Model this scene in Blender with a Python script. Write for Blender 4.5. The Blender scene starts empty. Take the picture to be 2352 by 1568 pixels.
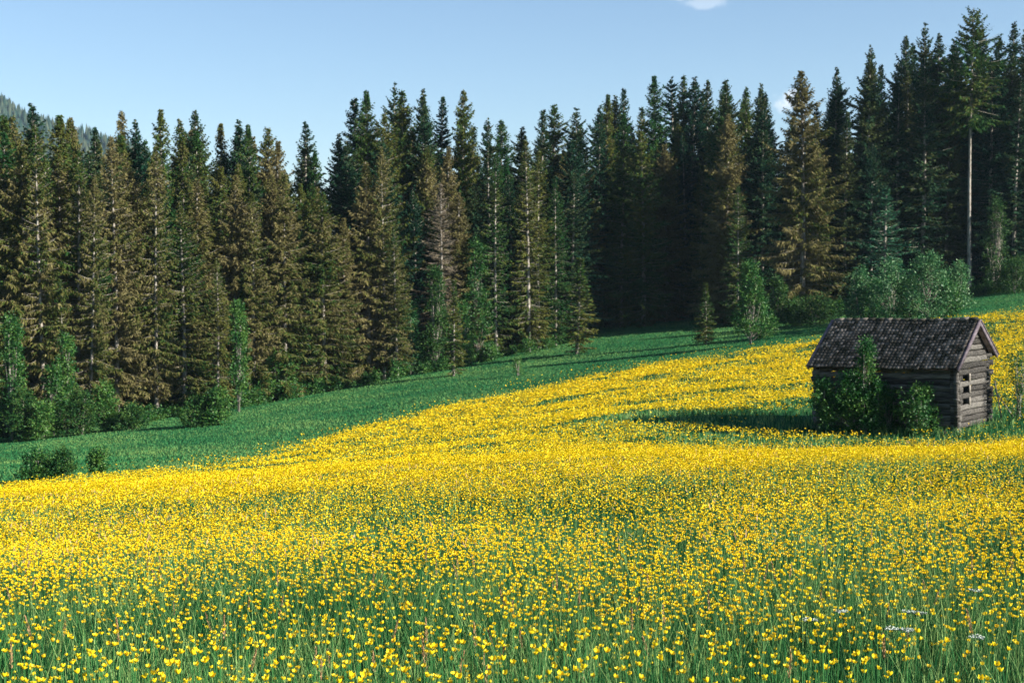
import bpy, math, random
import numpy as np
from mathutils import Vector, Matrix, Euler
R = math.radians
SC = bpy.context.scene
COL = SC.collection

# ------------------------------------------------------------------ camera
FOC = 50.0
F = 2352 * FOC / 36.0            # focal length in units of a 2352 px wide picture
CX, CY = 1176.0, 784.0
TILT = R(3.08)
HOR = 608.0
cam_d = bpy.data.cameras.new("camera")
cam_d.lens = FOC; cam_d.sensor_width = 36.0
cam_d.clip_start = 0.1; cam_d.clip_end = 9000
cam_d.dof.use_dof = True
cam_d.dof.focus_distance = 9.0
cam_d.dof.aperture_fstop = 8.0
cam = bpy.data.objects.new("camera", cam_d); COL.objects.link(cam)
cam.location = (0, 0, 0)
cam.rotation_euler = (R(90) - TILT, 0, 0)
SC.camera = cam

# ------------------------------------------------------------------ world, sun, exposure
SUN_AZ, SUN_EL = R(113), R(25)
SUN = Vector((math.sin(SUN_AZ) * math.cos(SUN_EL), math.cos(SUN_AZ) * math.cos(SUN_EL), math.sin(SUN_EL)))
world = bpy.data.worlds.new("World"); SC.world = world
world.use_nodes = True
wn, wl = world.node_tree.nodes, world.node_tree.links
bg = wn['Background']
sky = wn.new('ShaderNodeTexSky'); sky.sky_type = 'NISHITA'; sky.sun_disc = False
sky.sun_elevation = SUN_EL; sky.sun_rotation = SUN_AZ
sky.altitude = 900; sky.air_density = 1.0; sky.dust_density = 0.35; sky.ozone_density = 2.7
bg.inputs[1].default_value = 0.057

def wnode(t, **k):
    n = wn.new(t)
    for a, b in k.items(): setattr(n, a, b)
    return n
# two small fair-weather cloud wisps low in the sky
def sky_dir(u, v):
    d = Vector(((u - CX) / F, 1.0, 0)); a = math.atan((CY - v) / F) - TILT
    return Vector((d.x, math.cos(a), math.sin(a))).normalized()
tc = wnode('ShaderNodeTexCoord')
noi = wnode('ShaderNodeTexNoise'); noi.inputs['Scale'].default_value = 70; noi.inputs['Detail'].default_value = 5
wl.new(tc.outputs['Generated'], noi.inputs['Vector'])
last = sky.outputs[0]
for (u, v, su, sv, amt) in ((1803, 228, 34, 24, 0.85), (1612, 6, 46, 12, 0.35), (1560, -8, 40, 8, 0.3)):
    d = sky_dir(u, v)
    sub = wnode('ShaderNodeVectorMath', operation='SUBTRACT'); sub.inputs[1].default_value = d
    wl.new(tc.outputs['Generated'], sub.inputs[0])
    scl = wnode('ShaderNodeVectorMath', operation='MULTIPLY'); scl.inputs[1].default_value = (F / su, F / su, F / sv)
    wl.new(sub.outputs[0], scl.inputs[0])
    ln = wnode('ShaderNodeVectorMath', operation='LENGTH'); wl.new(scl.outputs[0], ln.inputs[0])
    ad = wnode('ShaderNodeMath', operation='MULTIPLY_ADD'); ad.inputs[1].default_value = 3.2; ad.inputs[2].default_value = -1.6
    wl.new(noi.outputs['Fac'], ad.inputs[0])
    ad2 = wnode('ShaderNodeMath', operation='ADD'); wl.new(ad.outputs[0], ad2.inputs[0]); wl.new(ln.outputs['Value'], ad2.inputs[1])
    mr = wnode('ShaderNodeMapRange', interpolation_type='SMOOTHSTEP')
    mr.inputs['From Min'].default_value = 0.45; mr.inputs['From Max'].default_value = 1.35
    mr.inputs['To Min'].default_value = amt; mr.inputs['To Max'].default_value = 0.0
    wl.new(ad2.outputs[0], mr.inputs['Value'])
    mx = wnode('ShaderNodeMixRGB'); mx.inputs[2].default_value = (6.6, 7.0, 7.6, 1)
    wl.new(mr.outputs[0], mx.inputs[0]); wl.new(last, mx.inputs[1])
    last = mx.outputs[0]
wl.new(last, bg.inputs[0])

sd = bpy.data.lights.new("sun", 'SUN'); sd.energy = 5.0; sd.angle = R(0.5); sd.color = (1.0, 0.94, 0.82)
so = bpy.data.objects.new("sun", sd); COL.objects.link(so)
so.rotation_euler = SUN.to_track_quat('Z', 'Y').to_euler()
so.location = (60, -30, 60)
vs = SC.view_settings
vs.view_transform = 'Standard'; vs.look = 'None'; vs.gamma = 1.0; vs.exposure = 1.47
SC.cycles.max_bounces = 6; SC.cycles.transparent_max_bounces = 4
SC.cycles.diffuse_bounces = 3; SC.cycles.glossy_bounces = 2; SC.cycles.transmission_bounces = 3
SC.cycles.use_denoising = True

# ------------------------------------------------------------------ helpers
rng = np.random.default_rng(7)
random.seed(7)

def tag(o, label=None, cat=None, group=None, kind=None):
    if label: o['label'] = label
    if cat: o['category'] = cat
    if group: o['group'] = group
    if kind: o['kind'] = kind
    return o

def empty(name, loc=(0, 0, 0), rz=0, parent=None):
    o = bpy.data.objects.new(name, None); COL.objects.link(o)
    o.location = loc; o.rotation_euler = (0, 0, rz); o.empty_display_size = 0.3
    if parent: o.parent = parent
    return o

def mesh_np(name, V, Q=None, T=None, mats=(), qm=None, tm=None, smooth=False):
    """mesh from vertex array, quads and triangles"""
    V = np.asarray(V, dtype=np.float32).reshape(-1, 3)
    Q = np.zeros((0, 4), np.int32) if Q is None else np.asarray(Q, np.int32).reshape(-1, 4)
    T = np.zeros((0, 3), np.int32) if T is None else np.asarray(T, np.int32).reshape(-1, 3)
    me = bpy.data.meshes.new(name)
    me.vertices.add(len(V)); me.vertices.foreach_set('co', V.ravel())
    nl = Q.size + T.size
    me.loops.add(nl); me.loops.foreach_set('vertex_index', np.concatenate([Q.ravel(), T.ravel()]))
    n = len(Q) + len(T)
    me.polygons.add(n)
    st = np.concatenate([np.arange(len(Q)) * 4, Q.size + np.arange(len(T)) * 3]).astype(np.int32)
    me.polygons.foreach_set('loop_start', st)
    for m in mats: me.materials.append(m)
    if qm is not None or tm is not None:
        qm = np.zeros(len(Q), np.int32) if qm is None else qm
        tm = np.zeros(len(T), np.int32) if tm is None else tm
        me.polygons.foreach_set('material_index', np.concatenate([qm, tm]).astype(np.int32))
    if smooth: me.polygons.foreach_set('use_smooth', np.ones(n, bool))
    me.update(calc_edges=True); me.validate()
    return me

def link(name, me, parent=None, loc=None, rot=None):
    o = bpy.data.objects.new(name, me); COL.objects.link(o)
    if parent: o.parent = parent
    if loc is not None: o.location = loc
    if rot is not None: o.rotation_euler = rot
    return o

class Acc:
    def __init__(s): s.V = []; s.Q = []; s.T = []; s.qm = []; s.tm = []; s.n = 0
    def add(s, V, Q=None, T=None, m=0):
        V = np.asarray(V, float).reshape(-1, 3)
        s.V.append(V)
        if Q is not None and len(Q):
            Q = np.asarray(Q, int).reshape(-1, 4); s.Q.append(Q + s.n); s.qm.append(np.full(len(Q), m))
        if T is not None and len(T):
            T = np.asarray(T, int).reshape(-1, 3); s.T.append(T + s.n); s.tm.append(np.full(len(T), m))
        s.n += len(V)
    def box(s, c, d, M=None, m=0, jit=0.0):
        x, y, z = d[0] / 2, d[1] / 2, d[2] / 2
        V = np.array([(-x, -y, -z), (x, -y, -z), (x, y, -z), (-x, y, -z), (-x, -y, z), (x, -y, z), (x, y, z), (-x, y, z)], float)
        if jit: V += rng.uniform(-jit, jit, V.shape)
        if M is not None: V = V @ np.array(M.to_3x3()).T
        V += np.array(c)
        s.add(V, [(0, 3, 2, 1), (4, 5, 6, 7), (0, 1, 5, 4), (1, 2, 6, 5), (2, 3, 7, 6), (3, 0, 4, 7)], m=m)
    def tube(s, P, rad, k=6, m=0, cap=True):
        P = np.asarray(P, float); rad = np.broadcast_to(np.asarray(rad, float), (len(P),))
        n = len(P); a = np.arange(k) / k * 2 * math.pi
        T = np.gradient(P, axis=0); T /= np.linalg.norm(T, axis=1)[:, None] + 1e-9
        ref = np.array([0, 0, 1.0]) if abs(T[0, 2]) < 0.8 else np.array([1.0, 0, 0])
        A = np.cross(T, ref); A /= np.linalg.norm(A, axis=1)[:, None] + 1e-9
        B = np.cross(T, A)
        V = P[:, None, :] + rad[:, None, None] * (np.cos(a)[None, :, None] * A[:, None, :] + np.sin(a)[None, :, None] * B[:, None, :])
        Q = []
        for i in range(n - 1):
            for j in range(k):
                Q.append((i * k + j, i * k + (j + 1) % k, (i + 1) * k + (j + 1) % k, (i + 1) * k + j))
        T3 = []
        V = V.reshape(-1, 3)
        if cap:
            V = np.vstack([V, P[0], P[-1]])
            for j in range(k):
                T3.append((n * k, (j + 1) % k, j)); T3.append((n * k + 1, (n - 1) * k + j, (n - 1) * k + (j + 1) % k))
        s.add(V, Q, T3, m=m)
    def mesh(s, name, mats, smooth=False):
        V = np.vstack(s.V)
        Q = np.vstack(s.Q) if s.Q else None; T = np.vstack(s.T) if s.T else None
        qm = np.concatenate(s.qm) if s.qm else None; tm = np.concatenate(s.tm) if s.tm else None
        return mesh_np(name, V, Q, T, mats, qm, tm, smooth)

# ------------------------------------------------------------------ materials
def mat(name, cols, scale=3.0, rough=0.8, spec=0.2, trans=0.0, island=0.0, objrand=0.0, coord='Object',
        detail=4, stretch=(1, 1, 1), bump=0.0, bscale=None, contrast=(0.35, 0.65), tcol=None):
    """noise-driven colour ramp between cols, varied per island / per object"""
    m = bpy.data.materials.new(name); m.use_nodes = True
    N, L = m.node_tree.nodes, m.node_tree.links
    b = N['Principled BSDF']; out = N['Material Output']
    b.inputs['Roughness'].default_value = rough
    b.inputs['Specular IOR Level'].default_value = spec
    t = N.new('ShaderNodeTexCoord'); mp = N.new('ShaderNodeMapping'); mp.inputs['Scale'].default_value = stretch
    L.new(t.outputs[coord], mp.inputs['Vector'])
    vec = mp.outputs[0]
    no = N.new('ShaderNodeTexNoise'); no.inputs['Scale'].default_value = scale; no.inputs['Detail'].default_value = detail
    oi = N.new('ShaderNodeObjectInfo')
    if objrand:
        ov = N.new('ShaderNodeVectorMath'); ov.operation = 'ADD'
        sc_ = N.new('ShaderNodeMath'); sc_.operation = 'MULTIPLY'; sc_.inputs[1].default_value = 50
        L.new(oi.outputs['Random'], sc_.inputs[0]); L.new(vec, ov.inputs[0]); L.new(sc_.outputs[0], ov.inputs[1])
        vec = ov.outputs[0]
    L.new(vec, no.inputs['Vector'])
    fac = no.outputs['Fac']
    def addf(src, amt, cur):
        a = N.new('ShaderNodeMath'); a.operation = 'MULTIPLY_ADD'; a.inputs[1].default_value = amt; a.inputs[2].default_value = -amt / 2
        L.new(src, a.inputs[0]); c = N.new('ShaderNodeMath'); c.operation = 'ADD'; L.new(a.outputs[0], c.inputs[0]); L.new(cur, c.inputs[1])
        return c.outputs[0]
    if island:
        ge = N.new('ShaderNodeNewGeometry'); fac = addf(ge.outputs['Random Per Island'], island, fac)
    if objrand: fac = addf(oi.outputs['Random'], objrand, fac)
    r = N.new('ShaderNodeValToRGB'); L.new(fac, r.inputs[0])
    el = r.color_ramp.elements
    n = len(cols)
    while len(el) < n: el.new(0.5)
    for i, c in enumerate(cols):
        el[i].position = contrast[0] + (contrast[1] - contrast[0]) * i / max(1, n - 1); el[i].color = (*c, 1)
    L.new(r.outputs[0], b.inputs['Base Color'])
    if bump:
        nb = N.new('ShaderNodeTexNoise'); nb.inputs['Scale'].default_value = bscale or scale * 4; nb.inputs['Detail'].default_value = 6
        L.new(vec, nb.inputs['Vector'])
        bm = N.new('ShaderNodeBump'); bm.inputs['Strength'].default_value = bump; bm.inputs['Distance'].default_value = 0.05
        L.new(nb.outputs['Fac'], bm.inputs['Height']); L.new(bm.outputs[0], b.inputs['Normal'])
    if trans:
        tr = N.new('ShaderNodeBsdfTranslucent'); ms = N.new('ShaderNodeMixShader'); ms.inputs[0].default_value = trans
        if tcol:
            tr.inputs[0].default_value = (*tcol, 1)
        else: L.new(r.outputs[0], tr.inputs[0])
        L.new(b.outputs[0], ms.inputs[1]); L.new(tr.outputs[0], ms.inputs[2]); L.new(ms.outputs[0], out.inputs['Surface'])
    return m

M = {}
M['bark'] = mat('pale_bark', [(.10, .085, .07), (.24, .215, .185), (.38, .35, .31)], 3.0, stretch=(3, 3, .7), bump=.4, bscale=14)
M['bark_dark'] = mat('dark_bark', [(.06, .045, .035), (.13, .105, .08)], 4.0, stretch=(2, 2, .6), bump=.4, bscale=14)
M['spruce_brown'] = mat('brown_spruce_needles', [(.014, .054, .012), (.056, .082, .017), (.100, .100, .026), (.150, .130, .056)], .22, .8, .08, trans=.20, island=.30, objrand=.22, contrast=(.24, .60))
M['spruce_olive'] = mat('olive_spruce_needles', [(.012, .058, .016), (.042, .084, .018), (.105, .106, .024)], .25, .8, .08, trans=.18, island=.30, objrand=.30, contrast=(.30, .70))
M['spruce_green'] = mat('dark_green_needles', [(.008, .038, .022), (.020, .060, .028), (.066, .080, .026)], .35, .8, .08, trans=.15, island=.30, objrand=.35, contrast=(.30, .70))
M['spruce_blue'] = mat('blue_green_needles', [(.012, .070, .040), (.030, .110, .062), (.06, .15, .08)], .6, .8, .1, trans=.2, island=.4)
M['dead'] = mat('dead_grey_twigs', [(.11, .09, .06), (.19, .155, .11)], 1.0, .9, .05, island=.3)
M['leaf'] = mat('green_leaves', [(.010, .064, .014), (.030, .118, .022), (.085, .175, .032)], 1.2, .5, .3, trans=.3, island=.45, objrand=.2)
M['leaf_blue'] = mat('grey_green_leaves', [(.010, .078, .022), (.032, .135, .042), (.12, .23, .09)], 1.2, .5, .3, trans=.25, island=.45, objrand=.1)
M['leaf_dark'] = mat('dark_leaves', [(.007, .042, .011), (.020, .072, .016), (.055, .110, .022)], 1.6, .6, .15, trans=.25, island=.45)
M['blade'] = mat('grass_blades', [(.003, .042, .013), (.011, .095, .028), (.040, .160, .042), (.24, .36, .12)], .6, .65, .12, trans=.22, island=.8, contrast=(.22, .80))  # palest stop paints lit highlights onto random blades
M['blade_far'] = mat('short_grass_blades', [(.014, .098, .036), (.040, .150, .050), (.120, .215, .065)], .12, .8, .05, trans=.2, island=.4, contrast=(.3, .7))
M['straw'] = mat('seed_heads', [(.22, .13, .06), (.40, .27, .14)], 6.0, .8, .1, island=.5)
M['petal'] = mat('yellow_petals', [(.82, .52, .006), (.89, .63, .009), (.93, .73, .018)], 2.0, .45, .25, trans=.30, island=.5, contrast=(.25, .75))
M['petal_far'] = mat('yellow_flower_heads', [(.80, .47, .010), (.87, .58, .014)], 2.0, .6, .2, trans=.25, island=.5)
M['white'] = mat('white_umbels', [(.36, .42, .36), (.55, .60, .55)], 8, .6, .2, island=.4)
M['wood'] = mat('weathered_wood', [(.018, .017, .016), (.066, .061, .056), (.165, .155, .142)], 2.5, .85, .1, island=.35, stretch=(.8, 6, 9), detail=8, bump=.6, bscale=10, contrast=(.25, .75))
M['wood_pale'] = mat('pale_cut_wood', [(.13, .115, .10), (.27, .245, .215)], 8, .8, .1, island=.3)
M['board'] = mat('violet_grey_board', [(.075, .058, .070), (.15, .125, .145)], 3, .6, .2, stretch=(.4, 1, 4), bump=.3)
M['tile'] = mat('old_roof_tiles', [(.020, .021, .014), (.075, .065, .054), (.20, .170, .148)], 2.2, .75, .15, island=.55, detail=8, contrast=(.25, .78), bump=.4, bscale=25)
M['stone'] = mat('field_stone', [(.13, .12, .10), (.34, .31, .27)], 5, .9, .1, island=.4, bump=.5)
M['inner'] = mat('hayloft_dark_board', [(.02, .016, .013), (.05, .04, .035)], 4, .9, .05)

# ------------------------------------------------------------------ terrain
US = [-1500, 0, 600, 1176, 1400, 1900, 2352, 3300, 4500]
DS = [1, 5, 10, 20, 28, 40, 50, 60, 75, 90, 105, 125, 150, 200, 400, 1000, 3500]
ZT = {   # ground height under each picture column at each distance
 -1500: [-1.7,-1.98,-2.75,-4.6,-6.2,-8.8,-10.2,-11.2,-12.6,-13.8,-14.8,-15.6,-16.5,-18,-24,-30,-40],
 0:     [-1.7,-1.96,-2.58,-3.90,-4.95,-6.62,-7.65,-8.75,-10.3,-11.5,-12.6,-13.6,-14.3,-16,-20,-26,-40],
 600:   [-1.7,-1.95,-2.50,-3.62,-4.60,-6.12,-7.25,-8.25,-9.4,-10.1,-10.7,-11.2,-11.6,-12,-16,-24,-40],
 1176:  [-1.7,-1.95,-2.45,-3.42,-4.22,-5.40,-6.20,-6.85,-7.70,-8.20,-8.1,-7.9,-7.4,-7,-8,-20,-40],
 1400:  [-1.7,-1.95,-2.43,-3.32,-4.17,-5.52,-5.60,-6.25,-6.90,-7.20,-7.1,-6.8,-6.2,-5.5,-6,-20,-40],
 1900:  [-1.7,-1.94,-2.40,-3.14,-4.05,-5.56,-5.18,-5.50,-5.60,-5.15,-5.1,-4.9,-4.2,-3,-3,-15,-40],
 2352:  [-1.7,-1.94,-2.37,-3.08,-4.02,-5.36,-5.05,-4.85,-4.15,-3.35,-3.0,-2.6,-1.8,0,0,-15,-40],
 3300:  [-1.7,-1.90,-2.20,-2.70,-3.10,-3.50,-3.50,-3.1,-2.1,-1.2,-0.3,0.6,1.5,3,4,-10,-40],
 4500:  [-1.7,-1.85,-2.05,-2.35,-2.60,-2.70,-2.4,-1.8,-0.8,0.4,1.5,2.6,4,6,8,-5,-40],
}
# finer steps round the hut, where the ground dips and then climbs
_D0 = DS; DS = sorted(DS + [45, 48, 52])
for _u in US: ZT[_u] = [float(np.interp(d, _D0, ZT[_u])) for d in DS]
for _u, _m in {1400: {45: -5.66, 48: -5.68, 50: -5.66, 52: -5.62}, 1900: {40: -5.60, 45: -5.66, 48: -5.56, 50: -5.36, 52: -5.20, 60: -5.46},
               2352: {40: -5.30, 45: -5.16, 48: -5.10, 50: -5.04, 52: -4.98}}.items():
    for _d, _z in _m.items(): ZT[_u][DS.index(_d)] = _z
NU, ND = 240, 260
ug = np.linspace(US[0], US[-1], NU); lg = np.linspace(math.log(DS[0]), math.log(DS[-1]), ND)
tmp = np.array([np.interp(lg, np.log(DS), ZT[u]) for u in US])
Zg = np.array([np.interp(ug, US, tmp[:, j]) for j in range(ND)]).T
def blur(A, n, ax):
    k = np.hanning(n + 2)[1:-1]; k /= k.sum(); p = n // 2
    pad = [(0, 0), (0, 0)]; pad[ax] = (p, p)
    B = np.pad(A, pad, mode='edge')
    return np.apply_along_axis(lambda v: np.convolve(v, k, 'valid'), ax, B)
Zg = blur(blur(Zg, 11, 0), 5, 1)

def vnoise(x, y, s, seed=0):
    """smooth value noise, vectorised"""
    x = np.asarray(x, float) / s + 1000 + seed * 17.3; y = np.asarray(y, float) / s + 1000 + seed * 7.1
    xi = np.floor(x).astype(np.int64); yi = np.floor(y).astype(np.int64)
    fx = x - xi; fy = y - yi; fx = fx * fx * (3 - 2 * fx); fy = fy * fy * (3 - 2 * fy)
    def h(a, b):
        n = (a * 374761393 + b * 668265263 + seed * 974711) & 0x7fffffff
        n = ((n ^ (n >> 13)) * 1274126177) & 0x7fffffff
        return ((n ^ (n >> 16)) & 0xffff) / 65535.0
    return (h(xi, yi) * (1 - fx) + h(xi + 1, yi) * fx) * (1 - fy) + (h(xi, yi + 1) * (1 - fx) + h(xi + 1, yi + 1) * fx) * fy

def ucol(x, y):
    return CX + F * np.asarray(x, float) / np.maximum(y, 6.0)
def zat(x, y):
    x = np.asarray(x, float); y = np.asarray(y, float)
    u = np.clip(ucol(x, y), US[0], US[-1] - 1e-3)
    l = np.clip(np.log(np.maximum(y, 1.0)), lg[0], lg[-1] - 1e-6)
    a = (u - ug[0]) / (ug[1] - ug[0]); b = (l - lg[0]) / (lg[1] - lg[0])
    i = np.clip(a.astype(int), 0, NU - 2); j = np.clip(b.astype(int), 0, ND - 2); a = a - i; b = b - j
    z = (Zg[i, j] * (1 - a) + Zg[i + 1, j] * a) * (1 - b) + (Zg[i, j + 1] * (1 - a) + Zg[i + 1, j + 1] * a) * b
    amp = np.clip((y - 3) / 40, 0, 1)
    z = z + amp * ((vnoise(x, y, 9, 3) - .5) * .16 + (vnoise(x, y, 3.3, 4) - .5) * .10)
    return z
def at(u, D, dz=0.0):
    x = (u - CX) / F * D
    return Vector((x, D, float(zat(x, D)) + dz))
def vimg(z, D):                       # picture row of a point (2352 units)
    return CY + F * math.tan(math.atan(-z / D) - TILT)
def zrow(v, D):
    return -D * math.tan(math.atan((v - CY) / F) + TILT)

# far edge of the buttercup field (distance for each picture column)
BU = [-1500, 0, 300, 600, 900, 1176, 1400, 1650, 1900, 2150, 2352, 3300, 4500]
BD = [36, 43, 50, 62, 77, 90, 95, 95, 94, 94, 96, 98, 98]
def field_edge(x, y):
    return np.interp(ucol(x, y), BU, BD) + (vnoise(x, y, 6, 9) - .5) * 6 + (vnoise(x, y, 1.7, 19) - .5) * 5

# ground sheet
def axis(lo, hi, fine0, fine1, step, grow=1.13):
    a = list(np.arange(fine0, fine1, step)); s = step; v = fine1
    while v < hi: a.append(v); s *= grow; v += s
    a.append(hi); s = step; v = fine0 - step; b = []
    while v > lo: b.append(v); s *= grow; v -= s
    b.append(lo)
    return np.array(sorted(b) + a)
gx = axis(-3000, 3000, -60, 75, .9); gy = axis(-1500, 3400, 2, 150, .9)
X, Y = np.meshgrid(gx, gy, indexing='ij')
Zv = zat(X, Y)
V = np.stack([X, Y, Zv], -1).reshape(-1, 3)
nx, ny = len(gx), len(gy)
I = (np.arange(nx - 1)[:, None] * ny + np.arange(ny - 1)[None, :]).ravel()
Q = np.stack([I, I + ny, I + ny + 1, I + 1], -1)
M['ground'] = mat('meadow_ground', [(.008, .058, .022), (.020, .098, .034), (.055, .140, .042)], .25, .9, .05, detail=8, contrast=(.3, .7), bump=.8, bscale=8)
g = link('meadow_ground', mesh_np('meadow_ground', V, Q, None, [M['ground']], smooth=True))
tag(g, 'green hillside meadow falling to the left and rising to the right', 'meadow', kind='structure')

# distant wooded hill on the far left
def hill():
    n, m = 160, 60
    xs = np.linspace(-2300, 100, n); ys = np.linspace(1350, 2300, m)
    X, Y = np.meshgrid(xs, ys, indexing='ij')
    U = CX + F * X / 1700
    crest = np.interp(U, [-3200, -1500, -500, 0, 60, 140, 240, 330, 420, 700, 1300], [212, 230, 211, 193, 178, 163, 142, 135, 100, 20, -60])
    bell = np.clip(1 - np.abs(Y - 1700) / 420, 0, 1)
    Z = -30 + (crest + 30) * (bell * bell * (3 - 2 * bell)) + (vnoise(X, Y, 60, 5) - .5) * 18 + (vnoise(X, Y, 16, 6) - .5) * 9 + (vnoise(X, Y, 7, 8) - .5) * 7
    V = np.stack([X, Y, Z], -1).reshape(-1, 3)
    I = (np.arange(n - 1)[:, None] * m + np.arange(m - 1)[None, :]).ravel()
    Q = np.stack([I, I + m, I + m + 1, I + 1], -1)
    M['hill'] = mat('far_wooded_hill', [(.022, .045, .034), (.045, .066, .045)], .06, .95, .0, detail=8, contrast=(.35, .65), bump=1, bscale=.2)  # blue-grey of the haze partly put into the hill's own colour
    h = link('hill', mesh_np('hill', V, Q, None, [M['hill']]))
    tag(h, 'distant wooded hill in blue haze beyond the treetops', 'hill', kind='structure')
hill()
def hill_trees():
    me = bpy.data.objects['hill'].data; n = len(me.vertices); co = np.empty(n * 3, np.float32); me.vertices.foreach_get('co', co); co = co.reshape(160, 60, 3)
    xs = rng.uniform(-1250, -250, 9000); ys = rng.uniform(1380, 1760, 9000)
    i = (xs + 2300) / 2400 * 159; j = (ys - 1350) / 950 * 59; ii, jj = i.astype(int), j.astype(int)
    fx, fy = i - ii, j - jj
    Z = co[:, :, 2]; z = (Z[ii, jj] * (1 - fx) + Z[ii + 1, jj] * fx) * (1 - fy) + (Z[ii, jj + 1] * (1 - fx) + Z[ii + 1, jj + 1] * fx) * fy
    h = rng.uniform(7, 15, len(xs)); w = h * rng.uniform(.16, .24, len(xs)); V = np.zeros((len(xs), 6, 3))
    for k in range(5): V[:, k, 0] = xs + w * math.cos(k * 1.257); V[:, k, 1] = ys + w * math.sin(k * 1.257); V[:, k, 2] = z - 1
    V[:, 5, 0] = xs; V[:, 5, 1] = ys; V[:, 5, 2] = z + h
    T = (np.arange(len(xs)) * 6)[:, None, None] + np.array([[k, (k + 1) % 5, 5] for k in range(5)])[None]
    M['far_trees'] = mat('far_forest_trees', [(.014, .036, .026), (.030, .052, .036), (.060, .075, .045)], .02, .95, .0, island=.5)
    o = link('far_forest', mesh_np('far_forest', V.reshape(-1, 3), None, T.reshape(-1, 3), [M['far_trees']]))
    tag(o, 'far forest of tiny trees covering the hazy hill at the left', 'forest', kind='stuff')
hill_trees()

# ------------------------------------------------------------------ grass and flowers
def pts_zone(D0, D1, u0, u1, n):
    """n points uniform in ground area between picture columns u0..u1 and depths D0..D1"""
    D = np.sqrt(rng.uniform(D0 * D0, D1 * D1, n)); u = rng.uniform(u0, u1, n)
    x = (u - CX) / F * D
    return x, D

def blades(x, y, h, w, lean, seg=3, zoff=0.0):
    n = len(x); z = zat(x, y) + zoff
    a = rng.uniform(0, 2 * math.pi, n); fa = rng.uniform(0, 2 * math.pi, n)
    lx, ly = np.cos(a), np.sin(a); wx, wy = np.cos(fa), np.sin(fa)
    L = lean * rng.uniform(.2, 1, n) * h
    V = np.zeros((n, seg * 2 + 1, 3)); 
    for k in range(seg):
        t = k / seg; ww = w * (1 - .75 * t) * .5; off = L * t * t
        for s, sg in ((0, -1), (1, 1)):
            V[:, 2 * k + s, 0] = x + lx * off + sg * wx * ww; V[:, 2 * k + s, 1] = y + ly * off + sg * wy * ww
            V[:, 2 * k + s, 2] = z + h * t
    V[:, -1, 0] = x + lx * L; V[:, -1, 1] = y + ly * L; V[:, -1, 2] = z + h * (1 - .1 * lean)
    b = (np.arange(n) * (2 * seg + 1))[:, None]
    Qs = np.concatenate([b + np.array([[2 * k, 2 * k + 1, 2 * k + 3, 2 * k + 2]]) for k in range(seg - 1)], 0) if seg > 1 else None
    T = b + np.array([[2 * seg - 2, 2 * seg - 1, 2 * seg]])
    return V.reshape(-1, 3), Qs, T

def hutmask(x, y):                        # keep the hut's floor free
    c, s = math.cos(HA), math.sin(HA)
    dx, dy = x - HC[0], y - HC[1]
    lx = dx * c + dy * s; ly = -dx * s + dy * c
    return (np.abs(lx) < 2.45) & (np.abs(ly) < 1.5)
HA = R(-38); HC = (13.27, 47.78)

def zone_blades(acc, D0, D1, dens, hl, hh, w, lean, seg, u0=-250, u1=2600, cond=None, mask=False):
    area = .5 * (u1 - u0) / F * (D1 * D1 - D0 * D0)
    x, y = pts_zone(D0, D1, u0, u1, int(area * dens))
    if cond is not None: k = cond(x, y); x, y = x[k], y[k]
    if mask: k = ~hutmask(x, y); x, y = x[k], y[k]
    hn = .75 + .5 * vnoise(x, y, 1.4, 12)
    h = rng.uniform(hl, hh, len(x)) * hn
    V, Q_, T_ = blades(x, y, h, w * rng.uniform(.6, 1.4, len(x)), lean, seg)
    acc.add(V, Q_, T_)

a = Acc()
zone_blades(a, 4.2, 9, 2300, .22, .56, .0055, .35, 3)
zone_blades(a, 4.2, 11, 130, .14, .38, .015, 1.1, 3)
zone_blades(a, 9, 16, 1100, .22, .52, .0080, .35, 3)
zone_blades(a, 16, 28, 420, .20, .46, .013, .35, 2)
zone_blades(a, 28, 42, 200, .14, .28, .020, .35, 2)
zone_blades(a, 42, 100, 60, .14, .28, .028, .4, 2, cond=lambda x, y: y < field_edge(x, y) + 1, mask=True)
gr = link('meadow_grass', a.mesh('meadow_grass', [M['blade']]))
tag(gr, 'tall green meadow grass growing among the buttercups', 'grass', kind='stuff')
a = Acc()
zone_blades(a, 40, 160, 42, .05, .13, .05, .5, 2, cond=lambda x, y: y > field_edge(x, y))
gr2 = link('short_grass', a.mesh('short_grass', [M['blade_far']]))
tag(gr2, 'short green grass in the strip between flowers and forest', 'grass', kind='stuff')

def frames(n, tilt):
    """random orthonormal frames whose z axis leans up to tilt from vertical"""
    az = rng.uniform(0, 2 * math.pi, n); th = np.abs(rng.normal(0, tilt, n)); sp = rng.uniform(0, 2 * math.pi, n)
    N = np.stack([np.sin(th) * np.cos(az), np.sin(th) * np.sin(az), np.cos(th)], -1)
    ref = np.stack([np.cos(sp), np.sin(sp), np.zeros(n)], -1)
    A = np.cross(N, ref); A /= np.linalg.norm(A, axis=1)[:, None]; B = np.cross(N, A)
    return A, B, N

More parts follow.
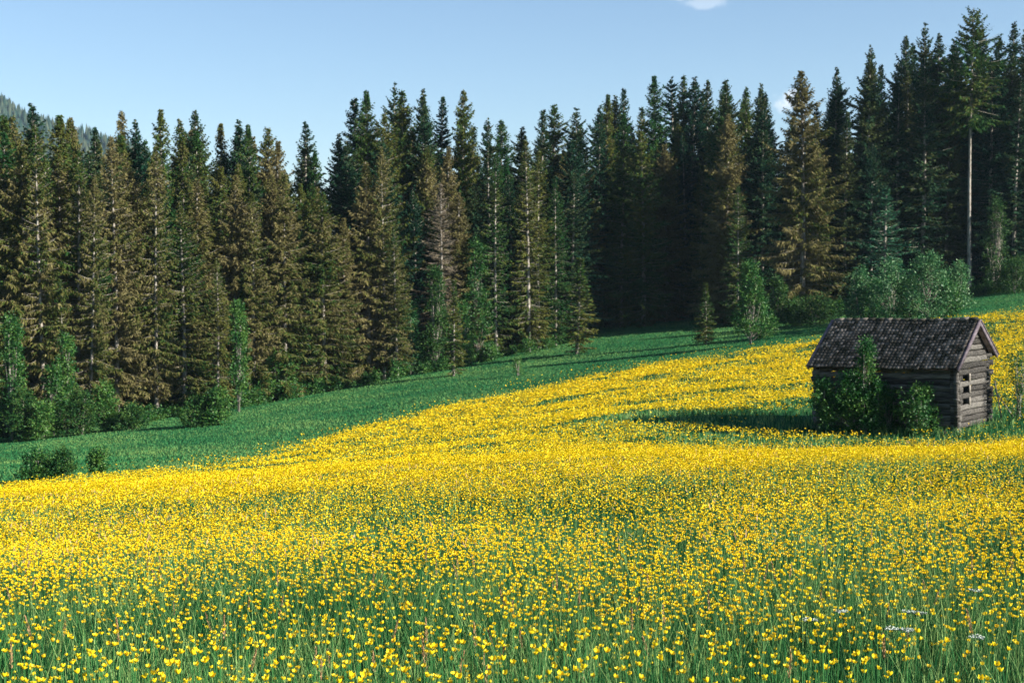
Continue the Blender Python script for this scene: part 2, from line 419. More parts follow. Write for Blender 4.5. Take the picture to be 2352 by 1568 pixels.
def heads(P, r, tilt, kind):
    """cup-shaped flower heads at points P: kind 2 = five petals, 1 = pentagon cup, 0 = small tuft"""
    n = len(P); A, B, N = frames(n, tilt); r = np.broadcast_to(r, (n,))
    def loc(x, y, z): return P + (r * x)[:, None] * A + (r * y)[:, None] * B + (r * z)[:, None] * N
    if kind == 2:
        vs_ = [loc(0, 0, -.25)]; T = []; Qd = []
        for k in range(5):
            a0 = k * 2 * math.pi / 5
            for (rr, da, zz) in ((.66, -.55, .0), (.92, -.48, .78), (.95, .48, .82), (.66, .55, .0), (.74, 0, -.05)):
                vs_.append(loc(rr * math.cos(a0 + da), rr * math.sin(a0 + da), zz))
            b = 1 + 5 * k
            T += [(0, b, b + 4), (0, b + 4, b + 3)]; Qd += [(b, b + 1, b + 2, b + 4)]; T += [(b + 4, b + 2, b + 3)]
        V = np.stack(vs_, 1); m = V.shape[1]; b = (np.arange(n) * m)[:, None, None]
        return V.reshape(-1, 3), (b + np.array(Qd)[None]).reshape(-1, 4), (b + np.array(T)[None]).reshape(-1, 3)
    if kind == 1:
        vs_ = [loc(0, 0, -.5)] + [loc(math.cos(k * 1.2566), math.sin(k * 1.2566), .55) for k in range(5)]
        T = [(0, 1 + k, 1 + (k + 1) % 5) for k in range(5)]
        V = np.stack(vs_, 1); b = (np.arange(n) * 6)[:, None, None]
        return V.reshape(-1, 3), None, (b + np.array(T)[None]).reshape(-1, 3)
    vs_ = [loc(0, 0, .35)] + [loc(math.cos(k * 2.094), math.sin(k * 2.094), -.25) for k in range(3)]
    T = [(0, 1 + k, 1 + (k + 1) % 3) for k in range(3)]
    V = np.stack(vs_, 1); b = (np.arange(n) * 4)[:, None, None]
    return V.reshape(-1, 3), None, (b + np.array(T)[None]).reshape(-1, 3)

def shadow_thin(x, y):                             # flowers thinned in the shape of the hut's cast shadow, to darken it
    ex, ey = x - 12.5, y - 47.0; al = -ex * .90 + ey * .44; pe = ex * .44 + ey * .90; pe = np.where(pe < 0, -pe * 1.45, pe)
    inside = (al > -1) & (al < 12) & (pe < 3.6 - .17 * al + (vnoise(x, y, 1.2, 77) - .5) * 1.6)
    return np.where(inside, .06, 1.0)
def clump(x, y, lo, hi):                   # flower density patchiness 0..1
    v = .35 * vnoise(x, y, 3.1, 20) + .35 * vnoise(x, y, 1.1, 21) + .30 * vnoise(x, y, .35, 22)
    return rng.uniform(0, 1, len(x)) < np.clip((v - lo) / (hi - lo), 0.03, 1)

def zone_flowers(D0, D1, dens, u0=-250, u1=2600):
    area = .5 * (u1 - u0) / F * (D1 * D1 - D0 * D0)
    return pts_zone(D0, D1, u0, u1, int(area * dens))

af, st = Acc(), Acc()
near_pts = []
# nearest zone (the 300 nearest become single buttercups)
x, y = zone_flowers(4.3, 12, 760)
k = clump(x, y, .24, .76) & (rng.uniform(0, 1, len(x)) < np.interp(y, [4.5, 6.0, 8.5, 12], [.22, .38, .80, 1])); x, y = x[k], y[k]
h = rng.uniform(.34, .60, len(x)); z = zat(x, y) + h
u_ = ucol(x, y); v_ = CY + F * np.tan(np.arctan(-z / y) - TILT)
vis = (u_ > 4) & (u_ < 2348) & (v_ < 1566)
order = np.argsort(np.where(vis, y, 1e9))
sel = order[:300]; rest = np.ones(len(x), bool); rest[sel] = False
near_pts = [(x[i], y[i], h[i]) for i in sel]
x2, y2, h2 = x[rest], y[rest], h[rest]
P = np.stack([x2, y2, zat(x2, y2) + h2], -1)
af.add(*heads(P, rng.uniform(.0072, .0112, len(P)), .5, 2))
def stems(acc, P, h, w):
    n = len(P); a = rng.uniform(0, 6.28, n); l = rng.uniform(0, .12, n)
    B = P.copy(); B[:, 2] -= h; B[:, 0] += np.cos(a) * l; B[:, 1] += np.sin(a) * l
    f = rng.uniform(0, 6.28, n); wv = np.stack([np.cos(f) * w, np.sin(f) * w, np.zeros(n)], -1)
    V = np.stack([B - wv, B + wv, P], 1); b = (np.arange(n) * 3)[:, None]
    acc.add(V.reshape(-1, 3), None, b + np.array([[0, 1, 2]]))
stems(st, P - np.array([0, 0, .003]), h2, .0022)
# middle zone up to the crest
for D0, D1, dn, rl, rh, kd in ((12, 20, 640, .0085, .0125, 1), (20, 31, 400, .0115, .0165, 1), (31, 44, 210, .017, .025, 1)):
    x, y = zone_flowers(D0, D1, dn)
    hd = np.hypot((x - 12.5) / 1.6, y - 46.5); k = clump(x, y, .22, .66) & (y < field_edge(x, y)) & (rng.uniform(0, 1, len(x)) < np.clip((hd - 4.2) / 2.2, .03, 1) * shadow_thin(x, y)); x, y = x[k], y[k]
    h = rng.uniform(.34, .52, len(x)) * np.interp(y, [26, 40], [1, .72])
    P = np.stack([x, y, zat(x, y) + h], -1)
    af.add(*heads(P, rng.uniform(rl, rh, len(P)), .5, kd))
# the meadow round the hut, thinner and patchy in bands
x, y = zone_flowers(44, 100, 68)
fe = field_edge(x, y)
band = .30 * vnoise(x + y * .9, (y - .55 * x) * 3.0, 9, 31) + .35 * vnoise(x, y, 2.2, 32) + .35 * vnoise(x, y, .9, 33)
pr = np.clip((band - .30) / .26, .06, 1) * np.where(y < fe, np.clip((fe - y) / 6, .10, 1), .05 * np.clip(1 - (y - fe) / 9, 0, 1))
c_, s_ = math.cos(HA), math.sin(HA); dx, dy = x - HC[0], y - HC[1]
hd = np.hypot(dx * c_ + dy * s_, (-dx * s_ + dy * c_) * 1.3)
pr *= np.clip((hd - 3.2) / 3.0, .03, 1)
pr *= shadow_thin(x, y)
k = (rng.uniform(0, 1, len(x)) < pr) & ~hutmask(x, y); x, y = x[k], y[k]
h = rng.uniform(.18, .30, len(x))
P = np.stack([x, y, zat(x, y) + h], -1)
af.add(*heads(P, rng.uniform(.026, .040, len(P)) * np.interp(y, [44, 95], [.85, 1.35]), .5, 1))
fl = link('buttercup_bloom', af.mesh('buttercup_bloom', [M['petal']]))
tag(fl, 'countless yellow buttercups covering the meadow to the crest and beyond', 'wildflowers', kind='stuff')
so_ = link('flower_stems', st.mesh('flower_stems', [M['blade']]))
tag(so_, 'thin green stalks of the buttercups deeper in the meadow', 'flower stems', kind='stuff')

# brown seed heads of grasses, scattered
a = Acc()
x, y = zone_flowers(9, 24, 26); k = clump(x, y, .35, .7); x, y = x[k], y[k]
n = len(x); h = rng.uniform(.40, .62, n); P = np.stack([x, y, zat(x, y)], -1)
ln_ = rng.uniform(.04, .08, n); w = rng.uniform(.003, .006, n); f = rng.uniform(0, 6.28, n)
wv = np.stack([np.cos(f) * w, np.sin(f) * w, np.zeros(n)], -1); up = np.stack([rng.normal(0, .02, n), rng.normal(0, .02, n), ln_], -1)
b0 = P.copy(); b0[:, 2] += h
V = np.stack([b0, b0 + up * .4 - wv, b0 + up, b0 + up * .4 + wv], 1)
a.add(V.reshape(-1, 3), (np.arange(n) * 4)[:, None] + np.array([[0, 1, 2, 3]]))
sh = link('grass_seed_heads', a.mesh('grass_seed_heads', [M['straw']]))
tag(sh, 'pale brown grass seed heads scattered through the flowering meadow', 'seed heads', kind='stuff')

# single buttercups in front
def buttercup_meshes(seed):
    r_ = random.Random(seed)
    s = Acc(); H = .47
    bend = r_.uniform(-.05, .05); bx = r_.uniform(-.05, .05)
    P = [(bend * (1 - t) ** 2 * 2 - bend * 0, bx * (1 - t) ** 2 * 2, -H * (1 - t)) for t in (0, .25, .5, .75, 1)]
    s.tube(P, [.0022, .002, .0018, .0016, .0013], 4)
    if r_.random() < .7:                       # side stalk with a bud
        k = r_.uniform(0, 6.28)
        s.tube([(P[2][0], P[2][1], P[2][2]), (P[2][0] + .03 * math.cos(k), P[2][1] + .03 * math.sin(k), -.12), (P[2][0] + .04 * math.cos(k), P[2][1] + .04 * math.sin(k), -.045)], [.0015, .0013, .001], 4)
    for _ in range(4):                         # divided leaves
        k = r_.uniform(0, 6.28); z0 = -H * r_.uniform(.45, .85); l = r_.uniform(.04, .08)
        for j in (-.35, 0, .35):
            c, sn = math.cos(k + j), math.sin(k + j)
            s.add([(0, 0, z0), (c * l * .6 - sn * .004, sn * l * .6 + c * .004, z0 + .02), (c * l, sn * l, z0 + .022), (c * l * .6 + sn * .004, sn * l * .6 - c * .004, z0 + .02)], [(0, 1, 2, 3)])
    hd_ = Acc(); tl, ta = r_.uniform(0, .6), r_.uniform(0, 6.28)
    N = Vector((math.sin(tl) * math.cos(ta), math.sin(tl) * math.sin(ta), math.cos(tl)))
    Mx = np.array(N.to_track_quat('Z', 'Y').to_matrix())
    rad = r_.uniform(.0080, .0118); cup = r_.uniform(.8, 1.25)
    for k in range(5):                         # rounded, overlapping, cupped petals
        a0 = k * 2 * math.pi / 5 + r_.uniform(-.1, .1)
        rows = []
        for (t, wd) in ((.08, .12), (.4, .46), (.72, .68), (.95, .52), (1.08, .2)):
            row = []
            for q in (-1, -.5, 0, .5, 1):
                rr = t * rad * (1 - .06 * q * q); an = wd * q / max(t, .3)
                row.append((rr * math.cos(a0 + an * .9), rr * math.sin(a0 + an * .9), rad * (cup * t * t - .25 + .05 * q * q)))
            rows += row
        V = np.array(rows) @ Mx.T
        hd_.add(V, [(i * 5 + j, i * 5 + j + 1, (i + 1) * 5 + j + 1, (i + 1) * 5 + j) for i in range(4) for j in range(4)])
    st_ = Acc()
    for k in range(10):                        # stamens
        an = k * .628; c, sn = math.cos(an), math.sin(an); q = rad * (.16 + .1 * (k % 2))
        V = np.array([(c * q * .4, sn * q * .4, -.2 * rad), (c * q - sn * .0006, sn * q + c * .0006, rad * .22), (c * q + sn * .0006, sn * q - c * .0006, rad * .22)]) @ Mx.T
        st_.add(V, None, [(0, 1, 2)])
    M.setdefault('stamen', mat('orange_stamens', [(.75, .38, .01), (.85, .5, .02)], 3, .6))
    return s.mesh('buttercup_stem', [M['blade']]), hd_.mesh('petal_cup', [M['petal']], True), st_.mesh('stamens', [M['stamen']])
BM = [buttercup_meshes(s) for s in range(8)]
for i, (x, y, h) in enumerate(near_pts):
    sm, hm, tm_ = BM[i % 8]
    e = empty('buttercup', (x, y, float(zat(x, y))), rng.uniform(0, 6.28))
    tag(e, 'yellow buttercup on a thin green stem in the grass of the front of the meadow', 'buttercup', 'buttercups standing singly in the front of the meadow')
    for nm, me in (('stem', sm), ('petal_cup', hm)):
        o = link(nm, me, e, (0, 0, h)); o.scale = (1.05, 1.05, h / .47 if nm == 'stem' else 1.05)

# single tall grasses with brown seed heads in front
def seed_grass(seed):
    r_ = random.Random(seed); s = Acc(); hh = Acc()
    lean = r_.uniform(.02, .10); P = [(lean * t * t, 0, .52 * t) for t in (0, .3, .6, .85, 1)]
    s.tube(P, [.002, .0018, .0015, .0012, .001], 3)
    for j in range(60):
        t = r_.random(); k = r_.uniform(0, 6.28); c, sn = math.cos(k), math.sin(k); w = .010 * (1 - abs(t - .4)) * r_.uniform(.4, 1)
        x0, z0 = lean * (1 + t * .25), .52 + t * .10
        hh.add([(x0, 0, z0), (x0 + c * w - sn * .002, sn * w + c * .002, z0 + .008), (x0 + c * w * 1.1, sn * w * 1.1, z0 + .017), (x0 + c * w + sn * .002, sn * w - c * .002, z0 + .008)], [(0, 1, 2, 3)])
    return s.mesh('grass_stalk', [M['blade']]), hh.mesh('seed_head', [M['straw']])
SGM = [seed_grass(s) for s in range(4)]
x, y = zone_flowers(4.8, 9.5, 14, 10, 2340); k = clump(x, y, .3, .75); x, y = x[k], y[k]
for i in range(min(len(x), 90)):
    e = empty('seeding_stalk', (x[i], y[i], float(zat(x[i], y[i]))), rng.uniform(0, 6.28))
    tag(e, 'tall grass stalk with a brown seed head between the front buttercups', 'grass stalk', 'seeding grass stalks in the front of the meadow')
    e.scale = (1, 1, rng.uniform(.72, 1.0))
    for nm, me in zip(('stalk', 'seed_head'), SGM[i % 4]): link(nm, me, e)

# white umbels, lower right (and a few left of the hut)
def umbel(seed):
    r_ = random.Random(seed); s = Acc(); w = Acc()
    s.tube([(0, 0, 0), (.01, 0, .3), (.0, .0, .42)], [.003, .0025, .002], 4)
    for k in range(9):
        a_ = k * .7; q = .012 + .022 * ((k * 37) % 10) / 10
        px, py = q * math.cos(a_), q * math.sin(a_); s.tube([(0, 0, .42), (px, py, .46)], .0008, 3, cap=False)
        Pn = np.array([[px + r_.uniform(-.007, .007), py + r_.uniform(-.007, .007), .462 + r_.uniform(0, .005)] for _ in range(9)])
        w.add(*heads(Pn, .0042, .5, 1))
    return s.mesh('umbel_stem', [M['blade']]), w.mesh('umbel', [M['white']])
UM = [umbel(s) for s in range(3)]
for (u, v, lab) in ((2252, 1340, 'white umbel flower standing apart near the right edge of the meadow'),
                    (1940, 1388, 'white umbel flower farthest left but one of the loose row of umbels'),
                    (2100, 1388, 'white umbel flower in the middle of the row, beside its twin on the right'),
                    (2122, 1392, 'white umbel flower in the middle of the row, right of its twin'),
                    (1868, 1408, 'white umbel flower at the left end of the loose row'),
                    (2060, 1428, 'small white umbel flower just below the row of umbels'),
                    (2098, 1428, 'tiny white flower head lowest in the cluster of umbels'),
                    (2258, 1446, 'pale small umbel among buttercups at the right edge, low in the meadow')):
    best = min(np.linspace(5, 25, 400), key=lambda D: abs(vimg(float(zat((u - CX) / F * D, D)) + .52, D) - v))
    p = at(u, best); e = empty('umbel_flower', p, rng.uniform(0, 6)); e.scale = (1.0, 1.0, 1.05)
    tag(e, lab, 'umbel', 'white umbel flowers in the meadow')
    for nm, me in zip(('stem', 'umbel'), UM[int(u) % 3]): link(nm, me, e)

# ------------------------------------------------------------------ log hut
HZ = -5.22
def build_hut():
    hut = empty('log_hut', (HC[0], HC[1], HZ), HA)
    hut.rotation_euler = (0, R(-1.4), HA)
    tag(hut, 'small weathered log hay hut with a steep tiled roof standing in the buttercup meadow', 'hut')
    X0, X1, Y0, Y1 = -2.35, 2.3, -1.65, 1.25
    lh = .19
    def log(acc, p0, p1, hh, th, kx=5):
        """slightly wavy hewn log from p0 to p1"""
        p0, p1 = np.array(p0, float), np.array(p1, float); d = p1 - p0; L = np.linalg.norm(d); d /= L
        up = np.array([0, 0, 1.0]); sd_ = np.cross(d, up)
        prof = [(-.5, -.32), (-.36, -.5), (.36, -.5), (.5, -.32), (.5, .32), (.36, .5), (-.36, .5), (-.5, .32)]
        V = []; nseg = max(2, int(L / .5))
        for i in range(nseg + 1):
            w_ = rng.uniform(.88, 1.08); o_ = rng.uniform(-.012, .012, 2)
            for (a_, b_) in prof: V.append(p0 + d * L * i / nseg + sd_ * (a_ * th * w_ + o_[0]) + up * (b_ * hh * w_ + o_[1]))
        Qs = [(i * 8 + j, i * 8 + (j + 1) % 8, (i + 1) * 8 + (j + 1) % 8, (i + 1) * 8 + j) for i in range(nseg) for j in range(8)]
        m0 = len(V); V.append(p0 + d * rng.uniform(-.01, .01)); V.append(p1)
        T = [(m0, (j + 1) % 8, j) for j in range(8)] + [(m0 + 1, nseg * 8 + j, nseg * 8 + (j + 1) % 8) for j in range(8)]
        acc.add(V, Qs, T)
    w = Acc()
    for k in range(-1, 10):                     # long walls
        z = (k + .5) * lh
        for y in (Y0, Y1): log(w, (X0 - rng.uniform(.10, .24), y, z), (X1 + rng.uniform(.10, .24), y, z), lh * .93, .17)
    ro = lambda y: 3.35 - .757 * abs(y) if y < 0 else 3.35 - .74 * y
    for x, s in ((X1, 1), (X0, -1)):            # gable walls, notched half a log higher, with slot openings
        for k in range(-1, 15):
            z = k * lh + lh * .02 + lh
            a0, a1 = Y0 - rng.uniform(.08, .18), Y1 + rng.uniform(.08, .18)
            if z > 1.80:
                a0 = -(3.35 - z - .16) / .757; a1 = (3.35 - z - .16) / .74
                if a1 - a0 < .3: continue
            if k in (3, 5, 7) and s == 1:
                log(w, (x, a0, z), (x, -1.02, z), lh * .93, .15); log(w, (x, -.50, z), (x, a1, z), lh * .93, .15)
            else: log(w, (x, a0, z), (x, a1, z), lh * .93, .15)
    wl_ = link('log_wall', w.mesh('log_wall', [M['wood']]), hut)
    for k in (3, 5, 7):                         # pale frame round each opening
        z = k * lh + lh * 1.02; f = Acc()
        f.box((X1 + .085, -.46, z), (.035, .11, lh * 1.35), jit=.006); 
        o = link('window_frame', f.mesh('window_frame', [M['wood_pale']]), hut)
    for y in (Y0 - .11, ):                      # squared corner post with clamps
        p = Acc(); p.box((X1 + .13, y, 1.0), (.11, .10, 1.95), jit=.012)
        for z in (.35, .9, 1.45): p.box((X1 + .15, y - .02, z), (.16, .16, .07), jit=.015)
        link('corner_post', p.mesh('corner_post', [M['wood']]), hut)
    s_ = Acc()
    for i in range(26):
        px = X1 + rng.uniform(-.5, .22); py = Y0 + rng.uniform(-.18, .1); pz = rng.uniform(-.55, -.12)
        if i > 12: px = X1 + rng.uniform(-.05, .2); py = rng.uniform(Y0, Y1)
        s_.box((px, py, pz), rng.uniform(.12, .28, 3), Euler(rng.uniform(-.5, .5, 3)).to_matrix(), jit=.035)
    for x in (X0, X1 - .1):
        for y in (Y0 + .08, Y1 - .08): s_.box((x, y, -.45), (.4, .4, .6), jit=.05)
    link('stone_footing', s_.mesh('stone_footing', [M['stone']]), hut)
    # roof
    rf = empty('roof', parent=hut)
    RX0, RX1 = -2.60, 2.57
    def slope(y_e, z_e, name):
        a_ = Acc(); ys = math.copysign(1, y_e); Ls = math.hypot(y_e, 3.35 - z_e)
        d = np.array([0, y_e, z_e - 3.35]) / Ls; nrm = np.array([0, (3.35 - z_e) * ys, abs(y_e)]) / Ls
        nrw = 17 if ys < 0 else 13; rw = Ls / nrw; nc = 38; cw = (RX1 - RX0 - .12) / nc
        for r_ in range(nrw):
            for c in range(nc):
                x0 = RX0 + .06 + c * cw; s0 = r_ * rw - .02; s1 = (r_ + 1) * rw + .035 + rng.uniform(-.012, .012)
                lift0 = .015 + rng.uniform(0, .006); lift1 = .050 + rng.uniform(0, .014); sk = rng.uniform(-.006, .006)
                if rng.random() < .03: s1 += rng.uniform(.03, .07); lift1 += .02; sk = rng.uniform(-.03, .03)
                V = []
                for (s2, lf) in ((s0, lift0), (s1, lift1)):
                    for q, e_ in ((0.04, 0), (.3, .020), (.7, .020), (.96, 0)):
                        V.append(np.array([x0 + cw * q + sk * (s2 - s0) / rw, 0, 3.35]) + d * s2 + nrm * (lf + e_))
                for q, e_ in ((0.04, 0), (.3, .020), (.7, .020), (.96, 0)):
                    V.append(np.array([x0 + cw * q + sk, 0, 3.35]) + d * s1 + nrm * (lift1 + e_ - .028))
                a_.add(V, [(i, i + 1, i + 5, i + 4) for i in range(3)] + [(4 + i, 5 + i, 9 + i, 8 + i) for i in range(3)])
        for V_ in a_.V: V_[:, 2] -= .03 * np.cos(np.clip(V_[:, 0] / 2.6, -1, 1) * math.pi / 2) + .012 * np.sin(V_[:, 0] * 2.1)
        link(name, a_.mesh(name, [M['tile']]), rf)
        b = Acc()                                # sarking boards and rafters underneath
        mid = (np.array([0, 0, 3.35]) + np.array([0, y_e, z_e])) / 2 - nrm * .05
        Mx = Matrix(((1, 0, 0), (0, d[1], nrm[1]), (0, d[2], nrm[2])))
        b.box((( RX0 + RX1) / 2, mid[1], mid[2]), (RX1 - RX0 - .10, Ls, .03), Mx)
        for x in np.linspace(RX0 + .3, RX1 - .25, 8):
            b.box((x, mid[1] - nrm[1] * .068, mid[2] - nrm[2] * .068), (.08, Ls - .06, .10), Mx)
        link('rafters', b.mesh('rafters', [M['inner']]), rf)
        for x in (RX0, RX1):
            v_ = Acc(); off = nrm * -.01
            c0 = mid + off
            v_.box((x, c0[1], c0[2]), (.04, Ls + .05, .13), Mx, jit=.004)
            v_.box((x, c0[1] + nrm[1] * .078, c0[2] + nrm[2] * .078), (.10, Ls + .05, .022), Mx, jit=.003)
            link('verge_board', v_.mesh('verge_board', [M['board']]), rf)
    slope(-1.98, 1.88, 'tile_slope'); slope(1.62, 2.17, 'tile_slope')
    r_ = Acc()
    for i in range(17):
        x = RX0 + .12 + (i + .5) * (RX1 - RX0 - .2) / 17
        sg = .03 * math.cos(x / 2.6 * math.pi / 2) + .012 * math.sin(x * 2.1) - rng.uniform(0, .012); P = [(x - .16, 0, 3.375 - sg), (x + .16, 0, 3.388 - sg)]
        r_.tube(P, [.062, .070], 8)
    link('ridge_tiles', r_.mesh('ridge_tiles', [M['tile']]), rf)
    p = Acc(); p.box((0, -1.66, 1.97), (5.0, .13, .14), jit=.01); p.box((0, 1.27, 2.16), (5.0, .13, .12), jit=.01)
    for y, z in ((0, 3.22),): p.box((0, y, z), (5.0, .12, .13), jit=.01)
    link('purlin', p.mesh('purlin', [M['wood']]), hut)
    # a couple of loose things leaning on the far end
    l = Acc(); l.tube([(2.75, 1.5, .0), (2.5, 1.45, 1.35)], [.03, .022], 5); l.tube([(3.05, 1.9, .05), (2.55, 1.5, .95)], [.025, .018], 5)
    c, s = math.cos(HA), math.sin(HA)
    o = link('leaning_pole', l.mesh('leaning_pole', [M['wood_pale']]), None, (HC[0], HC[1], HZ), (0, 0, HA))
    tag(o, 'thin bare wooden poles leaning against the far end of the hut', 'pole')
    return hut
hut = build_hut()
def hut_pt(x, y, z=0):
    c, s = math.cos(HA), math.sin(HA); return Vector((HC[0] + x * c - y * s, HC[1] + x * s + y * c, HZ + z))

# ------------------------------------------------------------------ leafy plants
def solve_D(u, v, lo=44, hi=170):
    Ds = np.linspace(lo, hi, 900); x = (u - CX) / F * Ds
    vv = CY + F * np.tan(np.arctan(-zat(x, Ds) / Ds) - TILT)
    e = np.abs(vv - v); i = np.where(e < e.min() + 1.5)[0][0]
    return float(Ds[i])

def leafy(seed, W, H, n_clump=26, leaf=.10, dens=1.0, shape='round', open_=0.0, stem_r=.03, base=0.0, nstem=4):
    """returns (foliage Acc, stem Acc): branching stems with leaf sprigs gathered in ragged clumps"""
    r = np.random.default_rng(seed); fo, st = Acc(), Acc()
    C = []
    for i in range(n_clump):
        t = (i + r.uniform(0, 1)) / n_clump
        if shape == 'round': rad = W * math.sqrt(max(.03, 1 - (2 * t - .85) ** 2)) if t > .0 else W
        elif shape == 'tall': rad = W * (1 - t) ** .6 * (1 if t > .15 else .8)
        elif shape == 'low': rad = W * math.sqrt(max(.05, 1 - t * t))
        q = math.sqrt(r.uniform(.05, 1)) * rad * .85; a_ = r.uniform(0, 6.28)
        C.append((q * math.cos(a_), q * math.sin(a_), base + (H - base) * (.06 + .90 * t)))
    C = np.array(C)
    for k in range(nstem):
        a_ = r.uniform(0, 6.28); tx, ty = math.cos(a_) * W * .35, math.sin(a_) * W * .35
        P = [(math.cos(a_) * .04, math.sin(a_) * .04, -.1), (tx * .3, ty * .3, H * .3), (tx * .7 + r.uniform(-.1, .1) * W, ty * .7, H * .6), (tx, ty, H * .86)]
        st.tube(P, [stem_r, stem_r * .8, stem_r * .55, stem_r * .25], 5)
    for c in C:
        k = r.uniform(.25, .6); st.tube([(c[0] * .2, c[1] * .2, c[2] * k), (c[0] * .7, c[1] * .7, c[2] * (.5 + k * .4)), tuple(c)], [stem_r * .4, stem_r * .3, stem_r * .12], 3, cap=False)
    # sprigs
    ns = int(34 * dens)
    cr = (W * .36 + .05) * (.7 if shape == 'tall' else .85)
    idx = np.repeat(np.arange(len(C)), ns)
    d = r.normal(0, 1, (len(idx), 3)); d /= np.linalg.norm(d, axis=1)[:, None]
    rr = r.uniform(.3, 1.05, len(idx)) ** .6 * cr * (1 if shape != 'tall' else 1) * r.uniform(.55, 1.2, len(C))[idx]
    O = C[idx] + d * rr[:, None] * np.array([1, 1, .9])
    nl = 7
    dr = d + r.normal(0, .5, d.shape) + np.array([0, 0, .35]); dr /= np.linalg.norm(dr, axis=1)[:, None]
    sl = leaf * 3.2
    O2 = np.repeat(O, nl, 0); tt = np.tile(np.linspace(0, 1, nl), len(O)); D2 = np.repeat(dr, nl, 0)
    L0 = O2 + D2 * (tt * sl)[:, None]
    ld = r.normal(0, .8, L0.shape) + D2 * .7; ld /= np.linalg.norm(ld, axis=1)[:, None]
    sd_ = np.cross(ld, r.normal(0, 1, ld.shape)); sd_ /= np.linalg.norm(sd_, axis=1)[:, None]
    sz = leaf * r.uniform(.6, 1.25, len(L0))
    V = np.stack([L0, L0 + ld * (sz * .5)[:, None] - sd_ * (sz * .30)[:, None], L0 + ld * sz[:, None], L0 + ld * (sz * .5)[:, None] + sd_ * (sz * .30)[:, None]], 1)
    V[:, :, 2] = np.maximum(V[:, :, 2], 0.02)
    if open_:
        keep = r.uniform(0, 1, len(V)) > open_; V = V[keep]
    fo.add(V.reshape(-1, 3), (np.arange(len(V)) * 4)[:, None] + np.array([[0, 1, 2, 3]]))
    return fo, st

def plant(name, p, W, H, mt, label, cat, group=None, seed=1, **k):
    fo, st = leafy(seed, W, H, **k)
    e = empty(name, p)
    tag(e, label, cat, group)
    link('foliage', fo.mesh('foliage', [M[mt]]), e); link('stem', st.mesh('stem', [M['bark']]), e)
    return e

# shrubs by the hut
p = hut_pt(-.40, -2.45); p.z = float(zat(p.x, p.y)) - .05
def elder():
    fo, st = Acc(), Acc()
    for (dx, dy, W, H, b, sd_) in ((0, 0, .42, 3.15, .9, 11), (-.55, .1, .50, 2.0, .3, 12), (-1.25, .3, .46, 1.75, .4, 13), (.45, -.1, .42, 1.75, .25, 14), (-.1, -.2, .55, 1.3, .1, 15)):
        f2, s2 = leafy(sd_, W, H, n_clump=15, leaf=.085, dens=1.0, shape='tall', base=b, stem_r=.035, nstem=2)
        f_ = f2.V[0] + np.array([dx, dy, 0]); fo.add(f_, f2.Q[0])
        for (V_, Q_) in zip(s2.V, s2.Q):
            sh_ = np.array([dx, dy, 0]) * np.clip(V_[:, 2:3] / 1.0, 0, 1); st.add(V_ + sh_, Q_ - Q_.min())
    e = empty('elder_bush', p); tag(e, 'tall dark green leafy bush with pale stems in front of the hut roof', 'bush')
    link('foliage', fo.mesh('foliage', [M['leaf']]), e); link('stem', st.mesh('stem', [M['bark']]), e)
elder()
p = hut_pt(1.35, -2.15); p.z = float(zat(p.x, p.y)) - .05
plant('wall_bush', p, .80, 1.55, 'leaf', 'rounded green bush growing against the long log wall of the hut', 'bush', seed=21, n_clump=20, leaf=.08, shape='round')
p = hut_pt(.25, -2.0); p.z = float(zat(p.x, p.y)) - .05
plant('wall_bush', p, .5, 1.35, 'leaf_dark', 'small sparse bush between the tall bush and the wall bush of the hut', 'bush', seed=22, n_clump=12, leaf=.08, shape='round', dens=.7)
p = hut_pt(3.25, 1.6); p.z = float(zat(p.x, p.y)) - .05
plant('thin_bush', p, .55, 2.3, 'leaf', 'thin twiggy bush beside the far eave at the right end of the hut', 'bush', seed=23, n_clump=18, leaf=.07, shape='round', dens=.6, open_=.2)
a = Acc(); x, y = [], []
for i in range(2600):                            # rank grass round the hut's foot
    q = hut_pt(rng.uniform(-3.0, 3.4), rng.choice([rng.uniform(-2.7, -1.75), rng.uniform(-2.2, 1.5)])); x.append(q.x); y.append(q.y)
x, y = np.array(x), np.array(y); k = ~hutmask(x, y); x, y = x[k], y[k]
a.add(*blades(x, y, rng.uniform(.15, .38, len(x)), .022, .4, 2))
o = link('rank_grass', a.mesh('rank_grass', [M['blade']])); tag(o, 'rank dark grass growing round the foot of the hut', 'grass', kind='stuff')

